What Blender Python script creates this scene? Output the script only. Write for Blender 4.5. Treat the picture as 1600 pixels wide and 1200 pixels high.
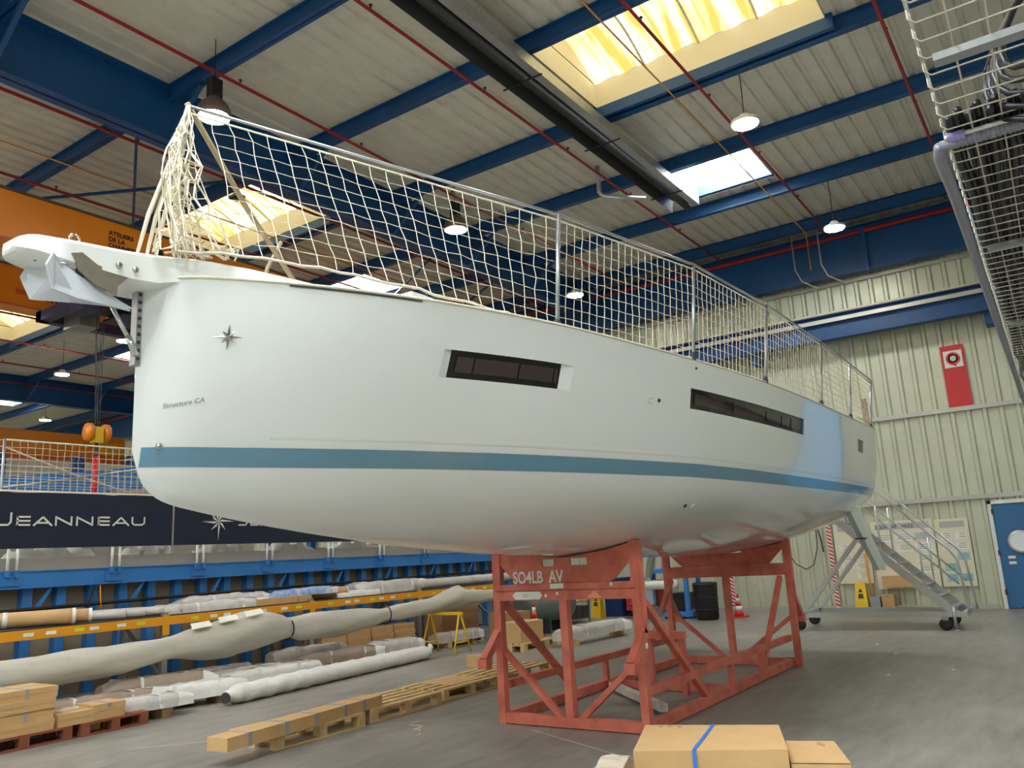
import bpy, bmesh, math, random
import numpy as np
from mathutils import Vector, Matrix, Quaternion
random.seed(7)
for o in list(bpy.data.objects): bpy.data.objects.remove(o)
SC = bpy.context.scene
COL = SC.collection

# ------------------------------------------------------------------ camera
FPX, YAW, PIT, ROL, EYE = 1275.0, math.radians(34.226), math.radians(11.958), math.radians(-3.1816), 1.7
f = Vector((math.cos(PIT)*math.cos(YAW), math.cos(PIT)*math.sin(YAW), math.sin(PIT)))
r = Vector((math.sin(YAW), -math.cos(YAW), 0)); u = r.cross(f)
r2 = math.cos(ROL)*r + math.sin(ROL)*u; u2 = -math.sin(ROL)*r + math.cos(ROL)*u
cd = bpy.data.cameras.new('camera'); cam = bpy.data.objects.new('camera', cd); COL.objects.link(cam)
M = Matrix((r2, u2, -f)).transposed().to_4x4(); M.translation = Vector((0, 0, EYE)); cam.matrix_world = M
cd.sensor_fit = 'HORIZONTAL'; cd.sensor_width = 36.0; cd.lens = FPX/1600*36.0; cd.clip_start = 0.05; cd.clip_end = 300
SC.camera = cam

# ------------------------------------------------------------------ world and exposure
w = bpy.data.worlds.new('sky'); SC.world = w; w.use_nodes = True
wn = w.node_tree.nodes; bg = wn['Background']
sky = wn.new('ShaderNodeTexSky'); sky.sky_type = 'HOSEK_WILKIE'; sky.turbidity = 4.0
sky.sun_direction = Vector((-0.5, -0.35, 0.8)).normalized()
w.node_tree.links.new(sky.outputs[0], bg.inputs[0]); bg.inputs[1].default_value = 2.6
vs = SC.view_settings; vs.view_transform = 'Standard'; vs.look = 'None'; vs.exposure = 1.7; vs.gamma = 1.0; vs.use_curve_mapping = False

SKY_YELLOW = 0.8      # radiance of the old yellowed roof lights
SKY_WHITE = 14.0       # radiance of the clear roof lights
LAMP = 40.0

# ------------------------------------------------------------------ helpers
def lin(c): return tuple((x/255/12.92 if x/255 <= .04045 else ((x/255+.055)/1.055)**2.4) for x in c)
MATS = {}
def mat(name, rgb, rough=.5, metal=0., var=0., scale=3., emit=None, bump=0., spec=.5, stretch=None, rgb2=None, alpha=1., coat=0.):
    if name in MATS: return MATS[name]
    m = bpy.data.materials.new(name); m.use_nodes = True; nt = m.node_tree; b = nt.nodes['Principled BSDF']
    c = lin(rgb); b.inputs['Base Color'].default_value = (*c, 1); b.inputs['Roughness'].default_value = rough
    b.inputs['Metallic'].default_value = metal; b.inputs['Specular IOR Level'].default_value = spec
    b.inputs['Coat Weight'].default_value = coat
    if alpha < 1: b.inputs['Alpha'].default_value = alpha
    if emit: b.inputs['Emission Color'].default_value = (*lin(emit[0]), 1); b.inputs['Emission Strength'].default_value = emit[1]
    if var or bump:
        g = nt.nodes.new('ShaderNodeNewGeometry'); n = nt.nodes.new('ShaderNodeTexNoise'); n.inputs['Scale'].default_value = scale
        n.inputs['Detail'].default_value = 6; n.inputs['Roughness'].default_value = .65
        src = g.outputs['Position']
        if stretch:
            mp = nt.nodes.new('ShaderNodeMapping'); mp.inputs['Scale'].default_value = stretch
            nt.links.new(src, mp.inputs['Vector']); src = mp.outputs[0]
        nt.links.new(src, n.inputs['Vector'])
        if var:
            rp = nt.nodes.new('ShaderNodeValToRGB'); rp.color_ramp.elements[0].position = .3; rp.color_ramp.elements[1].position = .7
            c2 = lin(rgb2) if rgb2 else tuple(min(1, x*(1+var)) for x in c); c1 = c if rgb2 else tuple(x*(1-var) for x in c)
            rp.color_ramp.elements[0].color = (*c1, 1); rp.color_ramp.elements[1].color = (*c2, 1)
            nt.links.new(n.outputs['Fac'], rp.inputs[0]); nt.links.new(rp.outputs[0], b.inputs['Base Color'])
        if bump:
            bp = nt.nodes.new('ShaderNodeBump'); bp.inputs['Strength'].default_value = bump; bp.inputs['Distance'].default_value = .03
            nt.links.new(n.outputs['Fac'], bp.inputs['Height']); nt.links.new(bp.outputs[0], b.inputs['Normal'])
    MATS[name] = m; return m

m_hull = mat('white gelcoat', (226, 227, 226), .10, spec=.6, coat=.45)
m_stripe = mat('blue boot stripe', (98, 140, 164), .15, coat=.4)
m_deck = mat('white deck moulding', (232, 232, 228), .3)
m_glass = mat('dark hull glass', (20, 17, 17), .06, spec=.6)
m_pane = mat('smoked pane', (62, 48, 46), .05, spec=.7)
m_blue = mat('blue painted steel', (14, 72, 126), .42, var=.18, scale=1.2)
m_blue2 = mat('bright blue painted steel', (52, 122, 190), .45, var=.12, scale=2)
m_roof = mat('roof sheet', (204, 200, 186), .6, var=.08, scale=2.5)
m_clad = mat('wall cladding', (196, 198, 176), .38, var=.08, scale=1.2, metal=.25)
m_white = mat('white paint', (225, 225, 220), .5)
m_trim = mat('galvanised trim', (188, 186, 178), .4, metal=.4)
m_steel = mat('galvanised steel', (170, 172, 172), .35, metal=.8, var=.1, scale=8)
m_alu = mat('aluminium', (205, 207, 207), .3, metal=.85)
m_chrome = mat('stainless', (200, 200, 198), .15, metal=1.)
m_red = mat('red oxide steel', (172, 82, 66), .5, var=.3, scale=3.0, bump=.05, rgb2=(222, 122, 100))
m_pipe = mat('red sprinkler pipe', (150, 22, 26), .45)
m_gas = mat('ochre pipe', (176, 120, 44), .5)
m_orange = mat('orange crane paint', (222, 128, 18), .42, var=.06, scale=1.)
m_orange2 = mat('dark orange band', (200, 88, 20), .45)
m_black = mat('black', (22, 22, 23), .5)
m_dark = mat('dark grey', (58, 58, 60), .5)
m_navy = mat('navy banner cloth', (20, 28, 52), .55)
m_letter = mat('white lettering', (226, 224, 218), .6)
m_ink = mat('black lettering', (18, 15, 14), .6)
m_yellow = mat('yellow rack beam', (226, 152, 22), .45, var=.06, scale=3)
m_yel2 = mat('yellow plastic', (232, 190, 30), .45)
m_card = mat('cardboard', (196, 158, 108), .8, var=.06, scale=4)
m_card2 = mat('dark cardboard', (160, 122, 84), .8, var=.08, scale=4)
m_tape = mat('grey tape', (150, 148, 150), .4)
m_strap = mat('blue strap', (50, 120, 215), .4)
m_wood = mat('pallet wood', (200, 168, 118), .8, var=.2, scale=6, stretch=(1, 8, 8))
m_tarp = mat('grey tarpaulin', (192, 187, 174), .42, var=.06, scale=2.2, bump=.6, stretch=(1, 2, 2))
m_poly = mat('clear polythene wrap', (196, 190, 184), .25, var=.14, scale=6, bump=.6)
m_poly2 = mat('white polythene wrap', (222, 220, 214), .35, var=.06, scale=5, bump=.6)
m_taupe = mat('brown wrap', (150, 132, 116), .4, var=.12, scale=5, bump=.3)
m_net = mat('net cord', (222, 212, 190), .8)
m_pole = mat('brown pole', (150, 132, 100), .6)
m_board = mat('hardboard panel', (150, 134, 112), .8, var=.12, scale=2)
m_conc_line = mat('white floor paint', (190, 188, 180), .7, var=.2, scale=20)
m_cable = mat('black cable', (26, 25, 27), .4)
m_cond = mat('grey conduit', (128, 130, 142), .4)
m_wire = mat('zinc wire', (200, 194, 180), .35, metal=.6)
m_ppr = mat('paper', (232, 228, 214), .8, var=.03, scale=8)
m_rudder = mat('pale grey green primer', (204, 212, 202), .5)
m_rubber = mat('black rubber', (30, 32, 36), .6)
m_redp = mat('red plastic', (206, 40, 34), .45)
m_signred = mat('red sign panel', (200, 48, 50), .5)

def floor_mat():
    m = bpy.data.materials.new('worn concrete'); m.use_nodes = True; nt = m.node_tree; b = nt.nodes['Principled BSDF']
    g = nt.nodes.new('ShaderNodeNewGeometry')
    n1 = nt.nodes.new('ShaderNodeTexNoise'); n1.inputs['Scale'].default_value = .55; n1.inputs['Detail'].default_value = 8; n1.inputs['Roughness'].default_value = .65
    mp = nt.nodes.new('ShaderNodeMapping'); mp.inputs['Scale'].default_value = (.5, 2.2, 1)
    n2 = nt.nodes.new('ShaderNodeTexNoise'); n2.inputs['Scale'].default_value = 2.5; n2.inputs['Detail'].default_value = 10; n2.inputs['Roughness'].default_value = .7
    nt.links.new(g.outputs['Position'], n1.inputs['Vector']); nt.links.new(g.outputs['Position'], mp.inputs['Vector']); nt.links.new(mp.outputs[0], n2.inputs['Vector'])
    mx = nt.nodes.new('ShaderNodeMath'); mx.operation = 'ADD'; nt.links.new(n1.outputs['Fac'], mx.inputs[0]); nt.links.new(n2.outputs['Fac'], mx.inputs[1])
    hv = nt.nodes.new('ShaderNodeMath'); hv.operation = 'MULTIPLY'; hv.inputs[1].default_value = .5; nt.links.new(mx.outputs[0], hv.inputs[0])
    rp = nt.nodes.new('ShaderNodeValToRGB'); e = rp.color_ramp.elements
    e[0].position = .36; e[0].color = (*lin((112, 108, 100)), 1); e[1].position = .66; e[1].color = (*lin((156, 151, 140)), 1)
    nt.links.new(hv.outputs[0], rp.inputs[0]); nt.links.new(rp.outputs[0], b.inputs['Base Color'])
    rr = nt.nodes.new('ShaderNodeMapRange'); rr.inputs['To Min'].default_value = .3; rr.inputs['To Max'].default_value = .55
    nt.links.new(n1.outputs['Fac'], rr.inputs['Value']); nt.links.new(rr.outputs[0], b.inputs['Roughness'])
    return m
def glaze_mat(name, ca, cb, s):
    m = bpy.data.materials.new(name); m.use_nodes = True; nt = m.node_tree; nt.nodes.remove(nt.nodes['Principled BSDF'])
    em = nt.nodes.new('ShaderNodeEmission'); out = nt.nodes['Material Output']
    g = nt.nodes.new('ShaderNodeNewGeometry'); mp = nt.nodes.new('ShaderNodeMapping'); mp.inputs['Scale'].default_value = (.5, 5, .5)
    n = nt.nodes.new('ShaderNodeTexNoise'); n.inputs['Scale'].default_value = 1.3; n.inputs['Detail'].default_value = 5
    nt.links.new(g.outputs['Position'], mp.inputs['Vector']); nt.links.new(mp.outputs[0], n.inputs['Vector'])
    rp = nt.nodes.new('ShaderNodeValToRGB'); e = rp.color_ramp.elements; e[0].position = .38; e[0].color = (*ca, 1); e[1].position = .62; e[1].color = (*cb, 1)
    nt.links.new(n.outputs['Fac'], rp.inputs[0]); nt.links.new(rp.outputs[0], em.inputs[0]); em.inputs[1].default_value = s
    nt.links.new(em.outputs[0], out.inputs[0]); return m
m_floor = floor_mat()
m_gly = glaze_mat('yellowed daylight glazing', (.46, .32, .07), (1., .88, .55), SKY_YELLOW)
m_glw = glaze_mat('clear daylight glazing', (.80, .90, 1.), (.92, .97, 1.), SKY_WHITE)
m_curb = mat('cream roof light curb', (226, 220, 202), .6)
m_curbw = mat('white roof light curb', (222, 224, 214), .6)
m_lampglow = mat('lit lamp glass', (255, 246, 232), .4, emit=((255, 246, 232), LAMP))
m_led = mat('lit led disc', (255, 255, 250), .4, emit=((255, 246, 232), LAMP))

ORG = {}
def empty(name, loc, label, cat, group=None, rz=0):
    o = bpy.data.objects.new(name, None); COL.objects.link(o); o.location = loc; o.rotation_euler = (0, 0, rz)
    o['label'] = label; o['category'] = cat
    if group: o['group'] = group
    ORG[o.name] = Vector(loc); o.empty_display_size = .1
    return o
class MB:
    def __init__(s): s.v = []; s.f = []
    def q(s, pts):
        i = len(s.v); s.v += [tuple(p) for p in pts]; s.f.append(tuple(range(i, i+len(pts)))); return s
    def box(s, x0, x1, y0, y1, z0, z1):
        i = len(s.v)
        s.v += [(x0, y0, z0), (x1, y0, z0), (x1, y1, z0), (x0, y1, z0), (x0, y0, z1), (x1, y0, z1), (x1, y1, z1), (x0, y1, z1)]
        for a in ((3, 2, 1, 0), (4, 5, 6, 7), (0, 1, 5, 4), (1, 2, 6, 5), (2, 3, 7, 6), (3, 0, 4, 7)): s.f.append(tuple(i+k for k in a))
        return s
    def prism(s, pts, d):          # planar polygon pushed along the vector d
        d = Vector(d); n = len(pts); i = len(s.v)
        s.v += [tuple(p) for p in pts] + [tuple(Vector(p)+d) for p in pts]
        s.f.append(tuple(range(i+n-1, i-1, -1))); s.f.append(tuple(range(i+n, i+2*n)))
        for k in range(n): s.f.append((i+k, i+(k+1) % n, i+n+(k+1) % n, i+n+k))
        return s
    def bar(s, a, b, w, h=None, up=(0, 0, 1)):   # rectangular bar from a to b, w across, h along up
        h = h or w; a = Vector(a); b = Vector(b); d = (b-a).normalized(); up = Vector(up)
        if abs(d.dot(up)) > .98: up = Vector((1, 0, 0)) if abs(d.x) < .9 else Vector((0, 1, 0))
        x = d.cross(up).normalized()*w/2; y = x.cross(d).normalized()*h/2
        return s.prism([a-x-y, a+x-y, a+x+y, a-x+y], b-a)
    def tube(s, pts, rad, n=8, cap=True):
        pts = [Vector(p) for p in pts]; rs = rad if hasattr(rad, '__len__') else [rad]*len(pts)
        i0 = len(s.v); ref = None
        for k, p in enumerate(pts):
            d = (pts[min(k+1, len(pts)-1)]-pts[max(k-1, 0)])
            d = d.normalized() if d.length > 1e-9 else Vector((0, 0, 1))
            if ref is None:
                ref = Vector((0, 0, 1)) if abs(d.z) < .9 else Vector((1, 0, 0))
            x = d.cross(ref)
            if x.length < 1e-6: x = d.orthogonal()
            x.normalize(); y = d.cross(x).normalized(); ref = x.cross(d) if False else ref
            for j in range(n):
                a = 2*math.pi*j/n; q = p+(x*math.cos(a)+y*math.sin(a))*rs[k]; s.v.append(tuple(q))
        for k in range(len(pts)-1):
            for j in range(n):
                a = i0+k*n+j; b = i0+k*n+(j+1) % n; s.f.append((a, b, b+n, a+n))
        if cap:
            s.f.append(tuple(i0+j for j in range(n-1, -1, -1))); e = i0+(len(pts)-1)*n; s.f.append(tuple(e+j for j in range(n)))
        return s
    def lathe(s, c, prof, n=20, axis=(0, 0, 1)):   # prof: (radius, height) along axis
        ax = Vector(axis).normalized(); x = ax.orthogonal().normalized(); y = ax.cross(x); c = Vector(c); i0 = len(s.v)
        for (rr, h) in prof:
            for j in range(n):
                a = 2*math.pi*j/n; s.v.append(tuple(c+ax*h+(x*math.cos(a)+y*math.sin(a))*max(rr, 1e-4)))
        for k in range(len(prof)-1):
            for j in range(n):
                a = i0+k*n+j; b = i0+k*n+(j+1) % n; s.f.append((a, b, b+n, a+n))
        s.f.append(tuple(i0+j for j in range(n-1, -1, -1))); e = i0+(len(prof)-1)*n; s.f.append(tuple(e+j for j in range(n)))
        return s
    def grid(s, P, close=False):     # P[i][j] points
        i0 = len(s.v); nj = len(P[0])
        for row in P: s.v += [tuple(p) for p in row]
        for i in range(len(P)-1):
            for j in range(nj-1): a = i0+i*nj+j; s.f.append((a, a+1, a+nj+1, a+nj))
        return s
    def mesh(s, name, org=Vector((0, 0, 0)), smooth=False, m=None):
        me = bpy.data.meshes.new(name); me.from_pydata([tuple(Vector(p)-org) for p in s.v], [], s.f); me.update()
        bm = bmesh.new(); bm.from_mesh(me); bmesh.ops.recalc_face_normals(bm, faces=bm.faces); bm.to_mesh(me); bm.free()
        if smooth:
            for p in me.polygons: p.use_smooth = True
            if smooth == 'auto': me.set_sharp_from_angle(angle=math.radians(38))
        if m: me.materials.append(m)
        return me
    def part(s, name, m, parent, smooth=False, label=None):
        org = ORG[parent.name]; me = s.mesh(name, org, smooth, m); o = bpy.data.objects.new(name, me); COL.objects.link(o)
        o.parent = parent; ORG[o.name] = org
        if label: o['label'] = label
        return o
    def thing(s, name, m, loc, label, cat, group=None, smooth=False):
        loc = Vector(loc); me = s.mesh(name, loc, smooth, m); o = bpy.data.objects.new(name, me); COL.objects.link(o); o.location = loc
        o['label'] = label; o['category'] = cat; ORG[o.name] = loc
        if group: o['group'] = group
        return o
    def struct(s, name, m, smooth=False):
        me = s.mesh(name, Vector((0, 0, 0)), smooth, m); o = bpy.data.objects.new(name, me); COL.objects.link(o)
        o['kind'] = 'structure'; ORG[o.name] = Vector((0, 0, 0)); return o
def dup(root, loc, label=None, group=None, rz=None):
    c = root.copy(); COL.objects.link(c); c.location = loc; ORG[c.name] = Vector(loc)
    if rz is not None: c.rotation_euler = (0, 0, rz)
    if label: c['label'] = label
    if group: c['group'] = group
    def rec(a, b):
        for ch in list(a.children):
            d = ch.copy(); COL.objects.link(d); d.parent = b; rec(ch, d)
    rec(root, c); return c
def text(body, size, parent, m, place, name='lettering', extrude=.002, shear=0., bold=0., spacing=1., label=None, width=None):
    """flat lettering; place = 4x4 matrix taking the text plane (x right, y up, z out) into the world"""
    cu = bpy.data.curves.new('t', 'FONT'); cu.body = body; cu.size = size; cu.extrude = extrude; cu.shear = shear; cu.offset = bold
    cu.space_character = spacing; cu.resolution_u = 3
    to = bpy.data.objects.new('t', cu); COL.objects.link(to); bpy.context.view_layer.update()
    me = bpy.data.meshes.new_from_object(to.evaluated_get(bpy.context.evaluated_depsgraph_get()))
    bpy.data.objects.remove(to)
    if width:
        xs = [v.co.x for v in me.vertices]; k = width/(max(xs)-min(xs))
        for v in me.vertices: v.co.x *= k
    me.transform(Matrix.Translation(-ORG[parent.name]) @ place); me.materials.clear(); me.materials.append(m)
    o = bpy.data.objects.new(name, me); COL.objects.link(o); o.parent = parent; ORG[o.name] = ORG[parent.name]
    o['label'] = label or f'lettering reading {body}'
    return o
def frame(o, x, y):     # matrix from origin, right and up vectors
    x = Vector(x).normalized(); y = Vector(y); y = (y-x*y.dot(x)).normalized(); z = x.cross(y)
    m = Matrix((x, y, z)).transposed().to_4x4(); m.translation = Vector(o); return m
# ================================================================== THE HALL
XW, X0, Y0, Y1, ZR = 21.5, -13.0, -10.4, 54.7, 9.6
MB().q([(X0, Y0, 0), (XW, Y0, 0), (XW, Y1, 0), (X0, Y1, 0)]).struct('floor', m_floor)
PX = [-11.55+2.65*k for k in range(13)]            # purlin lines
GY = [-10.4, 11.35, 33.05, 54.7]                  # main girder lines
# ---- roof lights: (x0, x1, y0, y1, yellow)
RL = []
for k in range(-1, 5):
    yc = 4.05+11*k
    if yc > -8: 
        RL.append((9.8, 12.1, yc-2, yc+2, True))
        RL.append((-11.4, -9.1, yc-2, yc+2, False)); RL.append((-.8, 1.5, yc-2, yc+2, False))  # unseen clear rows, put in for the inferred light from the near end
    y2 = 5.25+10.85*k
    if y2 > -9: RL.append((15.35, 17.1, y2-.85, y2+.85, False))
ceiling = bpy.data.objects.new('ceiling', None); COL.objects.link(ceiling); ceiling['kind'] = 'structure'; ORG['ceiling'] = Vector((0, 0, 0))
def roof_sheet(xa, xb, ya, yb):
    per = .3; prof = []
    def zat(y):
        d = (y-Y0) % per; return ZR+float(np.interp(d, (0, .19, .215, .275, .3), (0, 0, .045, .045, 0)))
    k = math.floor((ya-Y0)/per); prof.append((ya, zat(ya)))
    while Y0+k*per < yb:
        for dy in (0, .19, .215, .275):
            y = Y0+k*per+dy
            if ya+1e-4 < y < yb-1e-4: prof.append((y, zat(y+1e-6)))
        k += 1
    prof.append((yb, zat(yb)))
    mb = MB(); mb.grid([[(xa, yy, zz) for yy, zz in prof], [(xb, yy, zz) for yy, zz in prof]]); mb.part('roof_sheet', m_roof, ceiling)
edges = [X0]+PX[1:]+[XW]
for a, b in zip(edges[:-1], edges[1:]):
    cuts = sorted([q for q in RL if q[0] < b-.1 and q[1] > a+.1], key=lambda q: q[2])
    for g0, g1 in zip(GY[:-1], GY[1:]):
        y = g0
        for q in [c for c in cuts if g0 <= c[2] < g1]:
            if q[2] > y: roof_sheet(a, b, y, q[2])
            if q[0] > a+.02: roof_sheet(a, q[0], q[2], min(q[3], g1))
            if q[1] < b-.02: roof_sheet(q[1], b, q[2], min(q[3], g1))
            y = q[3]
        if y < g1: roof_sheet(a, b, y, g1)
for (xa, xb, ya, yb, yel) in RL:
    seen = xa > 5 and 0 < ya < (40 if xa > 15 else 30)
    t = empty('roof_light' if seen else 'roof_light_offscreen', ((xa+xb)/2, (ya+yb)/2, ZR), 'large yellowed arched roof light between two blue purlins' if yel else ('small clear white roof light with a blue edge beam' if xa > 15 else 'unseen clear white roof light put in over the near end of the hall'), 'skylight', 'yellow roof lights' if yel else ('small white roof lights' if xa > 15 else 'unseen clear roof lights over the near end'))
    c = m_curb if yel else m_curbw; hh = .42
    for (p, q) in (((xa, ya), (xb, ya)), ((xb, ya), (xb, yb)), ((xb, yb), (xa, yb)), ((xa, yb), (xa, ya))):
        MB().q([(p[0], p[1], ZR-.06), (q[0], q[1], ZR-.06), (q[0], q[1], ZR+hh), (p[0], p[1], ZR+hh)]).part('curb', c, t)
    n = 22; rows = []
    for i in range(n+1):                         # arched glazing with fine ribs running across
        x = xa+(xb-xa)*i/n; arch = .38*math.sin(math.pi*i/n)
        rows.append([(x, ya+(yb-ya)*j/(4*8), ZR+hh-.02+arch+(.03 if j % 4 in (1, 2) else 0)) for j in range(4*8+1)])
    MB().grid(rows).part('glazing', m_gly if yel else m_glw, t)
    for yy in (ya, yb): MB().q([(xa, yy, ZR+hh-.02)]+[(xa+(xb-xa)*i/n, yy, ZR+hh+.0+.385*math.sin(math.pi*i/n)) for i in range(n+1)]+[(xb, yy, ZR+hh-.02)]).part('lunette', c, t)
    if yel:
        for j in (1, 2, 3):
            y = ya+(yb-ya)*j/4
            mb = MB(); mb.grid([[(xa+(xb-xa)*i/n, y+d, ZR+hh-.05+.38*math.sin(math.pi*i/n)) for i in range(n+1)] for d in (-.02, .02)]); mb.part('rib', m_curb, t)
        MB().box((xa+xb)/2-.35, (xa+xb)/2-.1, (ya+yb)/2-.7, (ya+yb)/2-.4, ZR+.32, ZR+.38).part('vent_motor', m_black, t)
        if xa > 5: MB().box(xb+.005, xb+.09, ya-.1, yb+.1, ZR-.26, ZR-.005).part('edge_beam', m_blue, t)
    elif xa > 15:
        MB().box(xb-.12, xb, ya, yb, ZR-.05, ZR+.2).part('edge_beam', m_blue, t)
# ---- purlins, girders
def ibeam(mb, a, b, w, h, t=.015):
    a = Vector(a); b = Vector(b); d = (b-a).normalized(); s = d.cross(Vector((0, 0, 1))).normalized()
    def bx(s0, s1, z0, z1): mb.prism([a+s*s0+Vector((0, 0, z0)), a+s*s1+Vector((0, 0, z0)), a+s*s1+Vector((0, 0, z1)), a+s*s0+Vector((0, 0, z1))], b-a)
    bx(-w/2, w/2, -h, -h+t); bx(-w/2, w/2, -t, 0); bx(-t/2, t/2, -h, 0); return mb
for i, x in enumerate(PX):
    for g0, g1 in zip(GY[:-1], GY[1:]):
        if g0 > 30 and x < 6: continue
        ibeam(MB(), (x, g0+.1, ZR-.01), (x, g1-.1, ZR-.01), .14, .28).thing('roof_purlin', m_blue, (x, g0, ZR-.28), 'blue steel roof purlin under the ribbed roof sheets', 'beam', 'roof purlins')
for gi, gy in enumerate(GY):
    t = empty('roof_girder', (4, gy, 8.6), ['blue roof girder over the open floor', 'deep blue roof girder above the yacht and its netting', 'deep blue roof girder beyond the orange crane', 'farthest blue roof girder'][gi], 'beam')
    ibeam(MB(), (X0, gy, ZR), (XW-.3, gy, ZR), .32, 1.0, .03).part('beam', m_blue, t)
    for x in PX:
        for s in (-1, 1):
            MB().bar((x, gy+s*.95, ZR-.3), (x, gy+s*.12, ZR-.95), .07).part('knee_brace', m_blue, t)
# thin roof bracing seen left of the girder
for (a, b) in (((7.0, 12.2), (9.65, 16.8)), ((9.65, 12.2), (7.0, 16.8)), ((4.35, 16.8), (7.0, 21.4)), ((7.0, 16.8), (4.35, 21.4)), ((17.6, 12.2), (20.2, 16.8)), ((14.95, 12.2), (17.6, 16.8))):
    MB().bar((a[0], a[1], ZR-.34), (b[0], b[1], ZR-.34), .05).thing('roof_brace', m_blue, (a[0], a[1], ZR-.36), 'thin blue diagonal roof brace between purlins', 'brace', 'roof braces')
# ---- sprinkler pipes
for k in range(-1, 13):
    y = 1.3+2.84*k
    if 10.5 < y < 12.2: y = 12.6
    t = empty('sprinkler_pipe', (4, y, ZR-.4), 'thin red sprinkler pipe hung below the roof sheets', 'pipe', 'sprinkler pipes')
    MB().tube([(X0, y, ZR-.4), (20.6, y, ZR-.4), (20.6, y, 9.25)] if y > 0 else [(X0, y, ZR-.4), (20.6, y, ZR-.4)], .028, 6).part('pipe', m_pipe, t, True)
    for x in [2.0+2.65*j for j in range(7)]:
        MB().lathe((x, y, ZR-.38), [(.012, 0), (.012, .05), (.03, .06), (.03, .07)], 6).part('sprinkler_head', m_dark, t)
MB().tube([(21.05, -9, 9.22), (21.05, 40, 9.22)], .06, 8).thing('sprinkler_main', m_pipe, (21.05, 5, 9.16), 'thick red sprinkler main along the top of the end wall', 'pipe', None, True)
for y, lab in ((4.65, 'thin ochre gas pipe crossing the large yellow roof light'), (14.5, 'thin ochre gas pipe beyond the deep girder')):
    MB().tube([(X0, y, ZR-.3), (20.4, y, ZR-.3), (20.4, y, 8.3)], .016, 6).thing('gas_pipe', m_gas, (4, y, ZR-.32), lab, 'pipe', None, True)
# ---- radiant tube heater
t = empty('tube_heater', (4, 5.75, 8.7), 'long black radiant tube heater with grey reflector hung under the roof', 'heater')
MB().grid([[(X0, 5.75+a, 8.72+b) for a, b in ((-.02, 0), (.1, .3), (.3, .36), (.42, .3), (.46, .0))], [(15.6, 5.75+a, 8.72+b) for a, b in ((-.02, 0), (.1, .3), (.3, .36), (.42, .3), (.46, .0))]]).part('reflector', m_dark, t)
MB().tube([(X0, 5.9, 8.82), (15.7, 5.9, 8.82)], .09, 12).part('burner_tube', m_black, t, True)
MB().tube([(X0, 6.0, 8.84), (15.2, 6.0, 8.84)], .05, 8).part('return_tube', m_black, t, True)
MB().box(X0, 15.6, 5.6, 5.735, 8.72, 8.9).part('side_panel', m_steel, t)
for x in (3.0, 6.0, 9.4, 11.9, 14.6):
    MB().tube([(x, 5.55, 8.68), (x, 6.25, 8.68)], .015, 5).tube([(x, 5.95, 8.68), (x, 5.95, 9.3)], .006, 4).part('hanger', m_black, t)
MB().tube([(X0, 6.35, 9.05), (15.3, 6.35, 9.05)], .03, 6).thing('conduit', m_blue, (4, 6.35, 9.02), 'dark blue cable conduit running beside the tube heater', 'conduit', None, True)
t = empty('flue_elbow', (14.3, 6.9, 8.8), 'bright metal flue elbow under the roof beside the tube heater', 'pipe')
MB().tube([(14.2, 7.2, 9.59), (14.2, 7.2, 9.0), (14.25, 7.15, 8.92), (14.9, 6.5, 8.9)], .05, 8).part('elbow', m_alu, t, True)
# ---- high-bay lamps
def bell_lamp(loc, label, off):
    t = empty('bell_lamp'+off, loc, label, 'lamp', 'bell-shaped lamps'); x, y, z = loc
    MB().tube([(x, y, ZR+.02), (x, y, z+.6)], .008, 5).part('cord', m_black, t)
    MB().box(x-.09, x+.09, y-.07, y+.07, z+.3, z+.62).part('ballast', m_black, t)
    MB().lathe((x, y, z), [(.25, 0), (.245, .1), (.2, .2), (.1, .3), (.08, .33)], 24).part('reflector', mat('lamp bell', (120, 104, 96), .4, metal=.4), t, True)
    MB().lathe((x, y, z), [(.0, -.035), (.16, -.03), (.235, .005)], 24).part('lens', m_lampglow, t, True)
def disc_lamp(loc, label, off):
    t = empty('disc_lamp'+off, loc, label, 'lamp', 'round disc lamps'); x, y, z = loc
    MB().tube([(x, y, ZR+.02), (x+.02, y, z+.6), (x-.01, y, z+.3), (x, y, z+.1)], .008, 5).part('cord', m_black, t)
    MB().lathe((x, y, z), [(.23, 0), (.23, .05), (.12, .08), (.08, .16)], 24).part('housing', m_white, t, True)
    MB().lathe((x, y, z), [(0, -.012), (.21, -.01), (.215, 0)], 24).part('lens', m_led, t, True)
LB = 'lit bell-shaped high-bay lamp with black ballast above the yacht netting'; LD = 'lit round disc lamp hanging on a thin cord from the roof'
for x, y in ((6.72, 9.65), (12.45, 9.65)): bell_lamp((x, y, 8.32), LB, '')
for x, y in ((12.45, 3.55), (18.3, 3.55), (18.3, 10.25), (12.6, 22.1), (13.38, 27.18), (16.93, 35.56)): disc_lamp((x, y, 8.45), LD, '')
bell_lamp((.95, 9.65, 8.32), 'lit bell-shaped lamp in the same row, over the near end of the hall', '_offscreen')
for x, y in ((.95, 3.55), (6.72, 3.55)): disc_lamp((x, y, 8.45), 'lit round disc lamp in the same row, over the near end of the hall', '_offscreen')

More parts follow.
